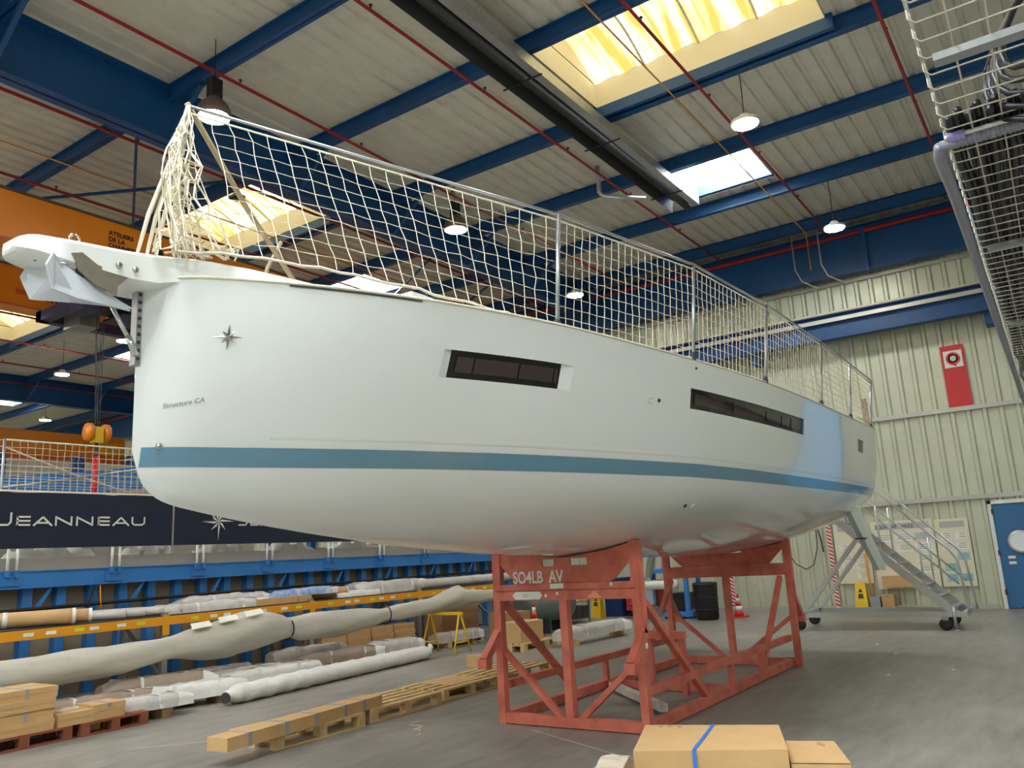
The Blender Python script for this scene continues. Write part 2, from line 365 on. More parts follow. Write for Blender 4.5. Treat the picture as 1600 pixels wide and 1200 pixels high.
# ---- end wall (x = 21.5): ribbed cladding with rails, runway and doors
def ribbed(y0, y1, z0, z1, per=.333, x=XW):
    prof = [(x, y0)]; k = math.floor((y0-Y0)/per)
    while Y0+k*per < y1:
        for dy, dx in ((0, 0), (.2, 0), (.235, -.045), (.30, -.045)):
            y = Y0+k*per+dy
            if y0+1e-4 < y < y1-1e-4: prof.append((x+dx, y))
        k += 1
    prof.append((x, y1))
    return [[(a, b, z0) for a, b in prof], [(a, b, z1) for a, b in prof]]
OPY0, OPY1, OPZ = -1.2, 0.15, 6.2                   # open goods door
mb = MB()
for (a, b, z0, z1) in ((Y0, OPY0, 0, 2.47), (OPY1, Y1, 0, 2.47), (Y0, OPY0, 2.47, 4.5), (OPY1, Y1, 2.47, 4.5), (Y0, OPY0, 4.5, OPZ), (OPY1, Y1, 4.5, OPZ), (Y0, Y1, OPZ, 8.75)):
    mb.grid(ribbed(a, b, z0, z1))
wall_back = mb.struct('wall_back', m_clad)
mb = MB()
for i in range(9): mb.box(XW-.03, XW, Y0, Y1, 8.75+i*.1, 8.75+i*.1+.085)
mb.box(XW-.01, XW+.01, Y0, Y1, 8.75, ZR+.06); o = mb.part('siding', mat('white siding', (196, 192, 180), .5), wall_back)
# plain side and entrance walls
MB().q([(X0, Y0, 0), (XW, Y0, 0), (XW, Y0, ZR+.06), (X0, Y0, ZR+.06)]).struct('wall_right', m_clad)
MB().q([(X0, Y0, 0), (X0, Y1, 0), (X0, Y1, ZR+.06), (X0, Y0, ZR+.06)]).struct('wall_front', m_clad)
MB().q([(-70, -70, -.03), (XW+45, -70, -.03), (XW+45, 80, -.03), (-70, 80, -.03)]).struct('ground', mat('pale bounce yard', (176, 172, 164), .9, var=.08, scale=.5))  # unseen yard, added to bounce daylight into the hall
MB().q([(X0, Y1, 0), (XW, Y1, 0), (XW, Y1, ZR+.06), (X0, Y1, ZR+.06)]).struct('wall_left', m_clad)
for n, z, h, y0 in ((1, 4.46, .1, OPY1), (2, 2.42, .1, OPY1), (3, 8.08, .09, Y0)):
    MB().box(XW-.1, XW-.04, y0, Y1, z, z+h).struct(f'trim_{n}', m_trim)
MB().box(XW-.1, XW-.045, OPY1, .7, 0, .1).box(XW-.1, XW-.045, 1.9, Y1, 0, .1).struct('baseboard_back', m_trim)
mb = MB()
for y in (OPY0-.1, OPY1): mb.box(XW-.12, XW+.05, y, y+.1, 0, OPZ+.1)
mb.box(XW-.12, XW+.05, OPY0, OPY1, OPZ, OPZ+.1).struct('trim_4', m_blue)
def pvc_door():
    m = bpy.data.materials.new('light blue pvc curtain'); m.use_nodes = True; nt = m.node_tree; b = nt.nodes['Principled BSDF']
    b.inputs['Base Color'].default_value = (*lin((150, 214, 246)), 1); b.inputs['Roughness'].default_value = .5
    tl = nt.nodes.new('ShaderNodeBsdfTranslucent'); tl.inputs[0].default_value = (*lin((150, 214, 246)), 1)
    mx = nt.nodes.new('ShaderNodeMixShader'); mx.inputs[0].default_value = .6
    nt.links.new(b.outputs[0], mx.inputs[1]); nt.links.new(tl.outputs[0], mx.inputs[2]); nt.links.new(mx.outputs[0], nt.nodes['Material Output'].inputs[0])
    d = MB().q([(XW, OPY0, 0), (XW, OPY1, 0), (XW, OPY1, OPZ), (XW, OPY0, OPZ)]).struct('door_2', m)
    for k in range(6): MB().box(XW-.02, XW+.02, OPY0, OPY1, .9*k+.8, .9*k+.83).part('batten', m_trim, d)
pvc_door()
ibeam(MB(), (21.15, Y0, 9.4), (21.15, Y1, 9.4), .3, 1.2, .025).thing('wall_girder', m_blue, (21.15, 5, 8.2), 'deep blue girder along the top of the ribbed end wall', 'beam')
t = empty('crane_runway', (20.95, 5, 6.58), 'blue crane runway beam with a pale rail on the end wall', 'beam')
ibeam(MB(), (20.95, Y0, 7.22), (20.95, 40, 7.22), .28, .64, .03).part('beam', m_blue, t)
MB().box(20.9, 21.0, Y0, 40, 7.22, 7.29).part('rail', mat('pale rail', (214, 196, 160), .5), t)
MB().box(20.8, 20.82, Y0, 40, 7.0, 7.1).part('conductor_bar', m_trim, t)
for y in (-4, 1.1, 6.5, 12, 17.5, 23): MB().box(21.0, 21.46, y-.08, y+.08, 6.3, 6.6).part('bracket', m_blue, t)
for y in (15.2, 24.0, 26.4):
    MB().box(21.2, 21.42, y-.11, y+.11, 0, 9.4).thing('wall_column', m_blue, (21.3, y, 0), 'blue steel column standing against the far end wall', 'column', 'end wall columns')
MB().box(20.98, 21.06, 3.4, 3.48, 8.15, 9.3).thing('wall_strut', m_blue, (21.02, 3.44, 8.15), 'short blue strut between roof and wall girder', 'strut')
for y in (5.1, 4.45): MB().tube([(20.7, y, 9.62), (20.7, y, 8.5), (20.8, y-.1, 8.2), (20.8, y-.5, 7.9)], .02, 6).thing('drain_pipe', m_trim, (20.7, y, 7.9), 'thin grey pipe bent down in front of the wall girder', 'pipe', 'bent wall pipes', True)
# door with round window
door = MB().box(XW-.09, XW-.05, .72, 1.72, .02, 2.26).struct('door_1', mat('blue door paint', (48, 104, 150), .4, var=.06, scale=2))
mb = MB(); mb.box(XW-.12, XW-.04, 1.72, 1.8, 0, 2.36).box(XW-.12, XW-.04, .64, .72, 0, 2.36).box(XW-.12, XW-.04, .64, 1.8, 2.28, 2.36).part('door_frame', m_white, door)
MB().lathe((XW-.11, 1.27, 1.43), [(.25, 0), (.25, .03), (.2, .03)], 28, (-1, 0, 0)).part('window_ring', m_trim, door, True)
MB().lathe((XW-.135, 1.27, 1.43), [(.0, .01), (.2, .01), (.2, 0)], 28, (-1, 0, 0)).part('window_pane', mat('frosted bright pane', (226, 232, 236), .2), door)
for z in (.3, 1.15, 2.05): MB().box(XW-.12, XW-.09, 1.69, 1.74, z, z+.12).part('hinge', m_dark, door)
for z in (.98, 1.1): MB().box(XW-.096, XW-.09, 1.42, 1.56, z-.03, z+.03).part('notice', m_ppr, door)
# hose reel sign
t = empty('fire_sign', (XW-.06, 1.97, 4.55), 'tall red fire hose panel with a white pictogram square', 'sign')
MB().box(XW-.075, XW-.05, 1.73, 2.22, 4.56, 6.03).part('panel', m_signred, t)
MB().box(XW-.082, XW-.075, 1.78, 2.17, 5.5, 5.9).part('pictogram_square', m_white, t)
MB().lathe((XW-.083, 1.975, 5.71), [(.15, 0), (.15, .006), (.105, .006), (.105, 0)], 28, (-1, 0, 0)).part('hose_ring', m_signred, t)
MB().lathe((XW-.083, 1.975, 5.71), [(.07, 0), (.07, .008), (0, .008)], 18, (-1, 0, 0)).part('hose_hub', m_trim, t)
MB().bar((XW-.088, 1.92, 5.53), (XW-.088, 2.06, 5.6), .006, .03).part('hose_tail', m_signred, t)
# notice boards
def board(y0, y1, z0, z1, label, seed, title=None, blue=False):
    t = empty('notice_board', (XW-.06, (y0+y1)/2, z0), label, 'notice board'); rn = random.Random(seed)
    MB().box(XW-.085, XW-.06, y0, y1, z0, z1).part('board', mat('cream board', (222, 214, 188), .6), t)
    n = max(2, int((y1-y0)/.34)); rows = 5
    for r_ in range(rows):
        for c in range(n):
            a = y0+.06+(y1-y0-.1)*c/n; ww = (y1-y0-.1)/n-.05; zz = z1-.28-(z1-z0-.35)*(r_+1)/rows+.04
            hh = (z1-z0-.35)/rows-.06
            if rn.random() < .15: continue
            mm = m_ppr if not (blue and r_ >= 2) else mat('teal sheet', (150, 196, 200), .7)
            if rn.random() < .25 and not blue: mm = mat('grey sheet', (196, 196, 198), .7)
            MB().box(XW-.09, XW-.085, a, a+ww, zz, zz+hh).part('sheet', mm, t)
            for k in range(3): MB().box(XW-.092, XW-.09, a+.03, a+ww-.03-rn.random()*.08, zz+hh-.04-k*.045, zz+hh-.028-k*.045).part('print_line', mat('grey print', (120, 120, 124), .7), t)
    MB().box(XW-.09, XW-.085, y0+.08, y1-.1, z1-.2, z1-.06).part('header', mat('grey header', (176, 174, 170), .6), t)
    if title: text(title, .1, t, m_ink, frame((XW-.094, y1-.12, z1-.17), (0, -1, 0), (0, 0, 1)))
board(4.42, 5.2, .62, 2.07, 'narrow cream notice board beside the striped pole', 3)
board(2.97, 4.33, .47, 2.05, 'wide cream notice board headed EQUIP SAP 1 MEZZ behind the stair', 4, 'EQUIP SAP 1 MEZZ')
board(2.24, 2.93, .5, 2.02, 'cream notice board with teal sheets beside the blue door', 5, None, True)
def striped_pole(y, z1, label):
    t = empty('striped_pole', (XW-.1, y, 0), label, 'pole'); n = int(z1/.09)
    mb = MB().box(XW-.14, XW-.06, y-.05, y+.05, .06, z1); mb.part('pole', m_white, t)
    for k in range(n):
        z = .08+k*z1/n
        MB().prism([(XW-.143, y-.05, z), (XW-.143, y+.05, z+.06), (XW-.143, y+.05, z+.105), (XW-.143, y-.05, z+.045)], (.003, 0, 0)).part('red_stripe', m_redp, t)
striped_pole(5.3, 2.3, 'red and white striped pole left of the notice boards')
striped_pole(7.9, 1.9, 'red and white striped pole behind the traffic cone')
# ================================================================== THE YACHT
YC = 4.52
ST = np.array([(2.65,.0,3.47,2.42),(2.72,.16,3.465,2.24),(2.85,.34,3.46,2.14),(3.10,.56,3.45,2.08),(3.60,.90,3.43,1.995),(4.15,1.18,3.41,1.92),(5.15,1.50,3.39,1.81),(6.20,1.70,3.375,1.73),(7.34,1.85,3.37,1.68),(8.60,1.95,3.37,1.63),(10.0,1.99,3.37,1.59),(11.5,2.00,3.37,1.58),(12.6,1.99,3.375,1.66),(13.5,1.97,3.385,1.78),(14.15,1.94,3.40,1.88)])
HH = np.array([0,.035,.10,.2,.32,.46,.62,.8,1.])
FB = np.array([0,.13,.27,.42,.56,.69,.81,.915,1.])
FM = np.array([0,.28,.52,.71,.83,.905,.95,.98,1.])
FS = np.array([0,.34,.62,.82,.91,.95,.975,.99,1.])
def pchip(x, y, q):
    h = np.diff(x); d = np.diff(y)/h; m = np.zeros(len(x))
    for i in range(1, len(x)-1):
        if d[i-1]*d[i] > 0:
            w1 = 2*h[i]+h[i-1]; w2 = h[i]+2*h[i-1]; m[i] = (w1+w2)/(w1/d[i-1]+w2/d[i])
    m[0] = d[0]; m[-1] = d[-1]
    i = int(np.clip(np.searchsorted(x, q)-1, 0, len(x)-2)); t = (q-x[i])/h[i]
    return float((1+2*t)*(1-t)**2*y[i]+t*(1-t)**2*h[i]*m[i]+t*t*(3-2*t)*y[i+1]+t*t*(t-1)*h[i]*m[i+1])
def sta(X): return pchip(ST[:, 0], ST[:, 1], X), pchip(ST[:, 0], ST[:, 2], X), pchip(ST[:, 0], ST[:, 3], X)
def hy(X, z):
    b, zs, zk = sta(X); uu = min(1, max(0, (z-zk)/(zs-zk))); s = X-2.65
    wb = min(1, max(0, 1-s/4.5)); ws = min(1, max(0, (X-10)/4))
    return b*pchip(HH, FM*(1-wb)*(1-ws)+FB*wb+FS*ws*(1-wb), uu)
def hp(X, z, off=0., side=-1):          # point on the hull skin (side -1 = port, towards the open floor)
    e = .01; n = Vector((hy(X+e, z)-hy(X-e, z), -2*e, 0)); nz = (hy(X, z+e)-hy(X, z-e))/(2*e)
    nn = Vector((-(hy(min(X+e, 14.14), z)-hy(max(X-e, 2.66), z))/(2*e), 1, -nz)).normalized()   # outward in (x, outboard, z)
    return Vector((X+nn.x*off, YC+side*(hy(X, z)+nn.y*off), z+nn.z*off))
XS = sorted(set([2.65, 2.655, 2.663, 2.675, 2.69, 2.705, 2.72, 2.745, 2.77, 2.81, 2.85, 2.9, 2.95, 3.02]+[round(3.1+.2*i, 3) for i in range(56)]+[4.2, 4.27, 5.23, 5.33, 6.92, 9.90, 12.62, 13.02, 14.15]))
ZU = [2.33, 2.45, 2.51, 2.62, 2.74, 2.84, 2.925, 3.11, 3.2, 3.29]
boat = empty('sailing_yacht', (8.4, YC, 1.58), 'white sailing yacht hull with a blue waterline stripe standing on a red cradle', 'boat')
WIN = [(4.2, 5.33), (6.92, 9.90), (12.62, 13.02)]
def rows_at(X):
    b, zs, zk = sta(X); lo = max(zk+.02, 2.33)
    zz = [zk+(max(zk+.01, 2.33)-zk)*t**1.7 for t in np.linspace(0, 1, 13)]
    zz += [max(z, zz[-1]+.001*k) for k, z in enumerate(ZU[1:])]
    return zz+[zs]
mb = MB()
grid = {}
for side in (-1, 1):
    P = [[Vector((X, YC+side*hy(X, z), z)) for z in rows_at(X)] for X in XS]
    nj = len(P[0]); i0 = len(mb.v)
    for row in P: mb.v += [tuple(p) for p in row]
    jw = 12+ZU.index(2.925)
    for i in range(len(XS)-1):
        for j in range(nj-1):
            if j == jw and any(a-.001 <= XS[i] and XS[i+1] <= b+.001 for a, b in WIN) : continue
            a = i0+i*nj+j; mb.f.append((a, a+1, a+nj+1, a+nj) if side > 0 else (a, a+nj, a+nj+1, a+1))
def hull_mesh(mb):
    me = bpy.data.meshes.new('hull'); me.from_pydata([tuple(Vector(p)-ORG[boat.name]) for p in mb.v], [], mb.f); me.update()
    bm = bmesh.new(); bm.from_mesh(me); bmesh.ops.remove_doubles(bm, verts=bm.verts, dist=.0008); bmesh.ops.recalc_face_normals(bm, faces=bm.faces); bm.to_mesh(me); bm.free()
    for p in me.polygons: p.use_smooth = True
    me.set_sharp_from_angle(angle=math.radians(50)); me.materials.append(m_hull)
    o = bpy.data.objects.new('hull', me); COL.objects.link(o); o.parent = boat; ORG[o.name] = ORG[boat.name]; return o
hull = hull_mesh(mb)
# transom and deck
MB().q([(14.15, YC-hy(14.15, z), z) for z in rows_at(14.15)]+[(14.15, YC+hy(14.15, z), z) for z in rows_at(14.15)[::-1]]).part('transom', m_hull, boat)
DX = [X for X in XS if X > 2.7]
MB().grid([[(X, YC+sta(X)[0]*t, sta(X)[1]+.015+.08*(1-t*t)) for t in (-1, -.97, -.6, 0, .6, .97, 1)] for X in DX]).part('deck', m_deck, boat, True)
for s in (-1, 1):
    MB().tube([(X, YC+s*(sta(X)[0]+.002), sta(X)[1]+.006) for X in XS[4:]], .010, 6).part('toe_rail', mat('cream rubbing strake', (226, 218, 198), .5), boat, True)
# low coachroof, mostly hidden behind the sheer
cr = [(5.6, .0), (6.4, .22), (8.5, .32), (10.4, .34), (10.6, .0)]
MB().grid([[(X, YC+w_, 3.4+(.08 if abs(w_) > 1.0 else h)) for w_ in (-1.15, -.95, 0, .95, 1.15)] for X, h in cr]).part('coachroof', m_deck, boat, True)
# boot stripe laid on the skin
for side in (-1, 1):
    MB().grid([[hp(X, z, .0025, side) for z in (2.333, 2.37, 2.41, 2.448)] for X in XS if 2.69 <= X <= 14.1]).part('boot_stripe', m_stripe, boat, True)
# soft chine above the stripe, a faint raised line
MB().grid([[hp(X, z, o_) for z, o_ in ((2.495, 0), (2.505, .004), (2.53, .0))] for X in XS if 3.2 <= X <= 13.2]).part('chine', m_hull, boat, True)
def hull_window(xa, xb, depth, panes, white, lab):
    # walls of the recess and the glass set back in the opening
    za, zb = 2.925, 3.11; n = max(2, int((xb-xa)/.2)); xs = [xa+(xb-xa)*i/n for i in range(n+1)]
    mbw = MB()
    for z in (za, zb): mbw.grid([[hp(X, z, 0) for X in xs], [hp(X, z, -depth) for X in xs]])
    if not white:
        for X in (xa, xb): mbw.grid([[hp(X, za, 0), hp(X, zb, 0)], [hp(X, za, -depth), hp(X, zb, -depth)]])
    mbw.part('window_recess', m_hull, boat)
    gl = MB().grid([[hp(X, za, -depth) for X in xs], [hp(X, zb, -depth) for X in xs]]).part('window', m_glass, boat, True, lab)
    for a, b in panes:
        k = max(2, int((b-a)/.15)); ps = [a+(b-a)*i/k for i in range(k+1)]
        MB().grid([[hp(X, za+.04, -depth+.004) for X in ps], [hp(X, zb-.04, -depth+.004) for X in ps]]).part('pane', m_pane, gl, True)
    if white:
        for out, inn in white:
            e_ = MB().q([hp(out, za, 0), hp(inn, za, -depth), hp(inn, zb, -depth), hp(out, zb, 0)])
            for z in (za, zb): e_.q([hp(out, z, 0), hp(inn, z, 0), hp(inn, z, -depth)])
            e_.part('recess_end', m_hull, boat)
        xs = [white[0][0]]+xs+[white[1][0]]
    # starboard side: plain glass closing the twin opening
    MB().grid([[hp(X, za, 0, 1) for X in xs], [hp(X, zb, 0, 1) for X in xs]]).part('window', m_glass, boat, True)
hull_window(4.27, 5.23, .035, [(4.32, 4.45), (4.46, 4.83), (4.84, 5.16), (5.17, 5.2)], [(4.2, 4.27), (5.33, 5.23)], 'dark forward hull window in a white recess')
hull_window(6.92, 9.90, .012, [(7.0, 7.6), (7.78, 8.5), (8.62, 8.9), (9.1, 9.35), (9.42, 9.8)], None, 'long dark aft hull window')
hull_window(12.62, 13.02, .01, [(12.66, 12.8), (12.84, 12.98)], None, 'small square stern window')
MB().grid([[hp(9.0, z, .003), hp(9.35, z, .003)] for z in (3.2, 3.33)]).part('gate_plate', m_hull, boat)
# skin fittings
def fit(X, z, R, m, name='skin_fitting'):
    p = hp(X, z, .002); n = (hp(X, z, .1)-p).normalized()
    MB().lathe(p, [(R, 0), (R, .006), (R*.6, .012), (R*.55, .004)], 16, n).part(name, m, boat, True); return p, n
fit(6.31, 2.945, .03, m_white); fit(6.43, 2.95, .018, m_dark); fit(7.37, 2.09, .022, m_dark); fit(7.51, 2.09, .03, m_white); fit(7.0, 3.3, .012, m_dark)
p, n = fit(2.76, 2.455, .02, m_chrome, 'towing_eye')
MB().tube([p, p+n*.03], .012, 8).part('towing_eye', m_chrome, boat, True)
# compass star badge
def star_mesh(c, ex, ey, R, n, name, parent, m1, m2, lift):
    c = Vector(c); a = MB(); b = MB()
    for k in range(8):
        Rk = R if k % 2 == 0 else R*.62
        t = math.pi/4*k; tip = c+(ex*math.sin(t)+ey*math.cos(t))*Rk
        for s, mbx in ((-1, a), (1, b)):
            q = t+s*math.pi/8; inn = c+(ex*math.sin(q)+ey*math.cos(q))*R*.27
            cc = c+n*lift
            mbx.q([cc, tip, inn] if s > 0 else [cc, inn, tip])
    a.part(name, m1, parent); b.part(name, m2, parent)
c = hp(2.99, 3.1, .004); ex = (hp(3.05, 3.1)-hp(2.93, 3.1)).normalized(); ey = (hp(2.99, 3.16)-hp(2.99, 3.04)).normalized()
star_mesh(c, ex, ey, .085, (hp(2.99, 3.1, .1)-hp(2.99, 3.1)).normalized(), 'star_badge', boat, m_chrome, m_chrome, .012)
ex = (hp(2.93, 2.72)-hp(2.75, 2.68)).normalized(); ey = (hp(2.8, 2.76)-hp(2.8, 2.66)).normalized()
text('Structure CA', .042, boat, mat('pencil', (110, 112, 118), .8), frame(hp(2.755, 2.672, .012), ex, ey), extrude=.0004, shear=.3, width=.235, label='handwritten pencil words Structure CA')
# bowsprit moulding
def sprit_sec(X, w_, z0, z1): return [(X, YC-w_, z0+.02), (X, YC-w_*.75, z0), (X, YC+w_*.75, z0), (X, YC+w_, z0+.02), (X, YC+w_, z1-.02), (X, YC+w_*.9, z1), (X, YC-w_*.9, z1), (X, YC-w_, z1-.02), (X, YC-w_, z0+.02)]
secs = [sprit_sec(1.90, .04, 3.46, 3.50), sprit_sec(1.905, .075, 3.445, 3.515), sprit_sec(1.92, .105, 3.436, 3.524), sprit_sec(1.945, .13, 3.43, 3.532), sprit_sec(1.99, .15, 3.425, 3.54), sprit_sec(2.15, .17, 3.405, 3.552), sprit_sec(2.5, .18, 3.39, 3.58), sprit_sec(2.66, .19, 3.40, 3.60), sprit_sec(2.9, .30, 3.45, 3.61), sprit_sec(3.15, .48, 3.45, 3.575), sprit_sec(3.4, .7, 3.43, 3.50)]
mb = MB().grid(secs); mb.q(secs[0][:8]); mb.q(secs[-1][:8]); mb.part('bowsprit', m_deck, boat, 'auto')
for x in (2.02, 2.06): MB().lathe((x, YC-.05, 3.424), [(.008, -.004), (.008, 0)], 8).part('bolt_hole', m_black, boat)
for x in (2.42, 2.52): MB().lathe((x, YC-.178, 3.47), [(.022, 0), (.018, .012), (.008, .016)], 12, (0, -1, 0)).part('bolt', m_chrome, boat, True)
MB().tube([(2.2+.028*math.cos(a*.393), YC-.1, 3.585+.028*math.sin(a*.393)) for a in range(17)], .008, 6, False).box(2.17, 2.23, YC-.12, YC-.08, 3.54, 3.56).part('tack_eye', m_chrome, boat, True)
# stem fitting and bobstay
mb = MB(); mb.box(2.628, 2.662, YC-.03, YC+.03, 2.94, 3.42)
mb.part('stem_plate', m_steel, boat)
for i in range(9): MB().lathe((2.645, YC-.031, 2.98+i*.05), [(.012, 0), (.012, .003)], 10, (0, -1, 0)).part('plate_hole', m_dark, boat)
MB().tube([(2.47, YC-.02, 3.28), (2.63, YC-.02, 3.03)], .014, 8).tube([(2.58, YC-.02, 3.11), (2.64, YC-.02, 3.0)], .02, 8).part('bobstay', m_chrome, boat, True)
# cleat and hatch line on the foredeck
MB().box(4.0, 4.22, YC-1.02, YC-.9, 3.44, 3.50).part('deck_fairlead', m_deck, boat)
MB().grid([[hp(X, sta(X)[1]-.004, .006) for X in (3.25, 3.4, 3.6, 3.8, 4.0)], [hp(X, sta(X)[1]-.016, .006) for X in (3.25, 3.4, 3.6, 3.8, 4.0)]]).part('dark_rail', m_dark, boat)
# rudders
for s in (-1, 1):
    a0, a1 = YC+s*1.60, YC+s*1.90; Pd = []
    for k, (t, ch) in enumerate(((0, .30), (.3, .30), (.75, .26), (1.0, .19))):
        y = a0+(a1-a0)*t; z = 2.2-.98*t; x = 13.2+.08*t
        Pd.append([(x-ch*.5, y, z), (x-ch*.3, y-.10+.03*t, z), (x+.1*ch, y-.11+.03*t, z), (x+ch*.5, y, z), (x+.1*ch, y+.11-.03*t, z), (x-ch*.3, y+.10-.03*t, z), (x-ch*.5, y, z)])
    mb = MB().grid(Pd); mb.q(Pd[-1][:6]); rd = mb.part('rudder', m_rudder, boat, 'auto')
    MB().box(13.0, 13.35, (a0+a1)/2-.07-.02*s, (a0+a1)/2+.07-.02*s, 1.68, 1.7).part('strap', m_dark, rd)
# ---- anchor on the bow roller
t = empty('anchor', (2.25, YC-.06, 3.2), 'galvanised plough anchor hanging under the bowsprit', 'anchor')
ya = YC-.1
gm = mat('galvanised fluke', (206, 210, 218), .4)
A, B, Cq, D, T = (1.97, -.17, 3.33), (2.0, -.17, 3.40), (2.11, -.06, 3.39), (2.3, -.01, 3.33), (2.54, 0, 3.235)
E_, F_ = (2.2, -.07, 3.215), (2.02, -.15, 3.21)
mb = MB()
for s in (1, -1):
    P_ = lambda p: (p[0]+(0 if s > 0 else .03), ya+s*p[1], p[2]+(0 if s > 0 else .02))
    mb.q([P_(A), P_(B), P_(Cq), P_(E_), P_(F_)]); mb.q([P_(Cq), P_(D), P_(T), P_(E_)])
fluke = mb.part('fluke', gm, t)
fluke.modifiers.new('thick', 'SOLIDIFY').thickness = .012
MB().prism([(2.06, ya-.012, 3.47), (2.11, ya-.012, 3.49), (2.36, ya-.012, 3.31), (2.30, ya-.012, 3.28)], (0, .024, 0)).part('shank', gm, t)
MB().tube([(2.04, ya-.13, 3.37), (2.17, ya-.02, 3.42)], .01, 8).part('roll_bar', gm, t, True)
mr = mat('cast roller bracket', (150, 142, 128), .4, metal=.6, var=.15, scale=12)
for dy in (-.075, .06):
    MB().prism([(2.15, ya+dy, 3.47), (2.21, ya+dy, 3.49), (2.30, ya+dy, 3.44), (2.38, ya+dy, 3.43), (2.49, ya+dy, 3.42), (2.42, ya+dy, 3.34), (2.42, ya+dy, 3.29), (2.29, ya+dy, 3.32), (2.2, ya+dy, 3.38)], (0, .014, 0)).part('roller_cheek', mr, t)
MB().lathe((2.24, ya-.05, 3.40), [(.045, 0), (.03, .05), (.045, .1)], 14, (0, 1, 0)).part('roller', m_dark, t, True)

# ================================================================== SAFETY NET ON DECK
net = empty('safety_net', (8, YC-1.9, 3.38), 'cream cord safety net on posts along the yacht deck edge', 'net')
posts = [((5.17, 3.07, 3.39), (5.27, 3.05, 4.34)), ((6.95, 2.71, 3.38), (7.18, 2.70, 4.35)), ((8.61, 2.58, 3.38), (8.92, 2.56, 4.31)), ((10.72, 2.54, 3.38), (11.1, 2.53, 4.29)), ((12.3, 2.54, 3.38), (12.7, 2.53, 4.25)), ((13.85, 2.58, 3.4), (14.3, 2.56, 4.23))]
for k, (a, b) in enumerate(posts):
    po = MB().tube([a, b], .017, 8).part('post', m_steel, net, True)
    MB().lathe(a, [(.03, -.01), (.03, .05), (.018, .06)], 10).part('post_foot', m_dark, po)
apex = Vector((2.86, 4.38, 4.70))
tops = [apex]+[Vector(b) for a, b in posts]
def along(pl, x):
    for a, b in zip(pl[:-1], pl[1:]):
        if a.x <= x <= b.x: return a.lerp(b, (x-a.x)/(b.x-a.x))
    return pl[-1] if x > pl[-1].x else pl[0]
bots = [Vector((2.70, 4.2, 3.60)), Vector((3.0, 3.98, 3.60)), Vector((3.45, 3.7, 3.56)), Vector((3.9, 3.46, 3.50)), Vector((4.5, 3.26, 3.44))]+[Vector(a) for a, b in posts]
MB().tube(tops, .012, 6).part('top_rail', m_steel, net, True)
MB().tube([p+Vector((0, 0, -.05)) for p in tops], .007, 5).part('head_rope', m_net, net, True)
bl = [along(bots, 2.70+.1*i)+Vector((0, 0, random.uniform(-.012, .012))) for i in range(112)]
MB().tube(bl, .010, 5).part('foot_rope', m_net, net, True)
def net_sheet(n, rows, xa, xb, ta, tb, jit):
    G = []
    for i in range(n+1):
        s = i/n; xt = ta+(tb-ta)*s; xb_ = xa+(xb-xa)*s
        a = along(tops, xt)+Vector((0, 0, -.05)); b = along(bots, xb_); col = []
        for j in range(rows+1):
            p = a.lerp(b, j/rows); p += Vector((random.uniform(-jit, jit), random.uniform(-jit, jit), random.uniform(-jit, jit)-.006*math.sin(math.pi*(i % 2)))); col.append(p)
        G.append(col)
    mb = MB()
    for i in range(n+1): mb.tube(G[i], .0032, 3, False)
    for j in range(1, rows): mb.tube([G[i][j] for i in range(n+1)], .0032, 3, False)
    o = mb.part('mesh', m_net, net); return o
o1 = net_sheet(96, 10, 5.17, 13.85, 5.27, 14.3, .004); o2 = net_sheet(22, 10, 3.0, 5.17, 2.98, 5.27, .008)
# gathered end of the net, bundled down to the stem
rn = random.Random(3); mb = MB()
strands = []
for k in range(26):
    e = Vector((2.62+rn.uniform(-.03, .42), 4.42-rn.uniform(-.05, .42), 3.60+rn.uniform(-.02, .03))); pts = []
    for j in range(10):
        q = j/9; p = apex.lerp(e, q); sp = .05*math.sin(math.pi*q); p += Vector((rn.uniform(-sp, sp), rn.uniform(-sp, sp), 0))-Vector((.07*math.sin(math.pi*q), 0, 0)); pts.append(p)
    strands.append(pts); mb.tube(pts, .004 if k % 3 else .0065, 4, False)
for j in range(1, 10):
    for k in range(25):
        if rn.random() < .8: mb.tube([strands[k][j], strands[k+1][j-(k % 2)]], .0032, 3, False)
mb.part('gathered_mesh', m_net, net)
for k in range(3): MB().tube([apex, (2.77+.03*k, 4.42, 4.3), (2.66+.05*k, 4.46, 3.9), (2.60+.06*k, 4.47, 3.62)], [.016, .012, .014, .01], 6).part('bunched_cord', m_net, net, True)
# ties, spilled cord at the foot and stay poles
MB().tube([apex+Vector((.0, .02, .03)), (3.5, 4.6, 4.25), (4.15, 4.72, 3.75), (4.55, 4.8, 3.5)], .02, 7).part('stay_pole', m_pole, net, True)
MB().tube([(4.05, 4.9, 4.25), (3.92, 4.9, 4.0), (3.8, 4.9, 3.55)], .016, 6).part('stay_pole', m_pole, net, True)
MB().tube([(5.15, 5.0, 3.85), (5.05, 5.0, 3.5)], .018, 6).part('stay_pole', m_pole, net, True)
for k in range(7):
    x = 2.66+.06*k; mb = MB(); c0 = Vector((x, 4.32-.03*k, 3.63)); mb.tube([c0+Vector((rn.uniform(-.05, .05), rn.uniform(-.05, .05), .05*math.sin(i*1.3+k)+.03)) for i in range(9)], .007, 4, False); mb.part('loose_cord', m_net, net)
# clutter at the stern gate
MB().box(14.0, 14.06, 2.62, 2.7, 3.42, 3.9).part('gate_post', mat('brown strap', (96, 72, 56), .7), net)
MB().tube([(13.2, 2.62, 3.5), (14.0, 2.65, 3.52)], .014, 6).part('gate_rope', m_pole, net, True)

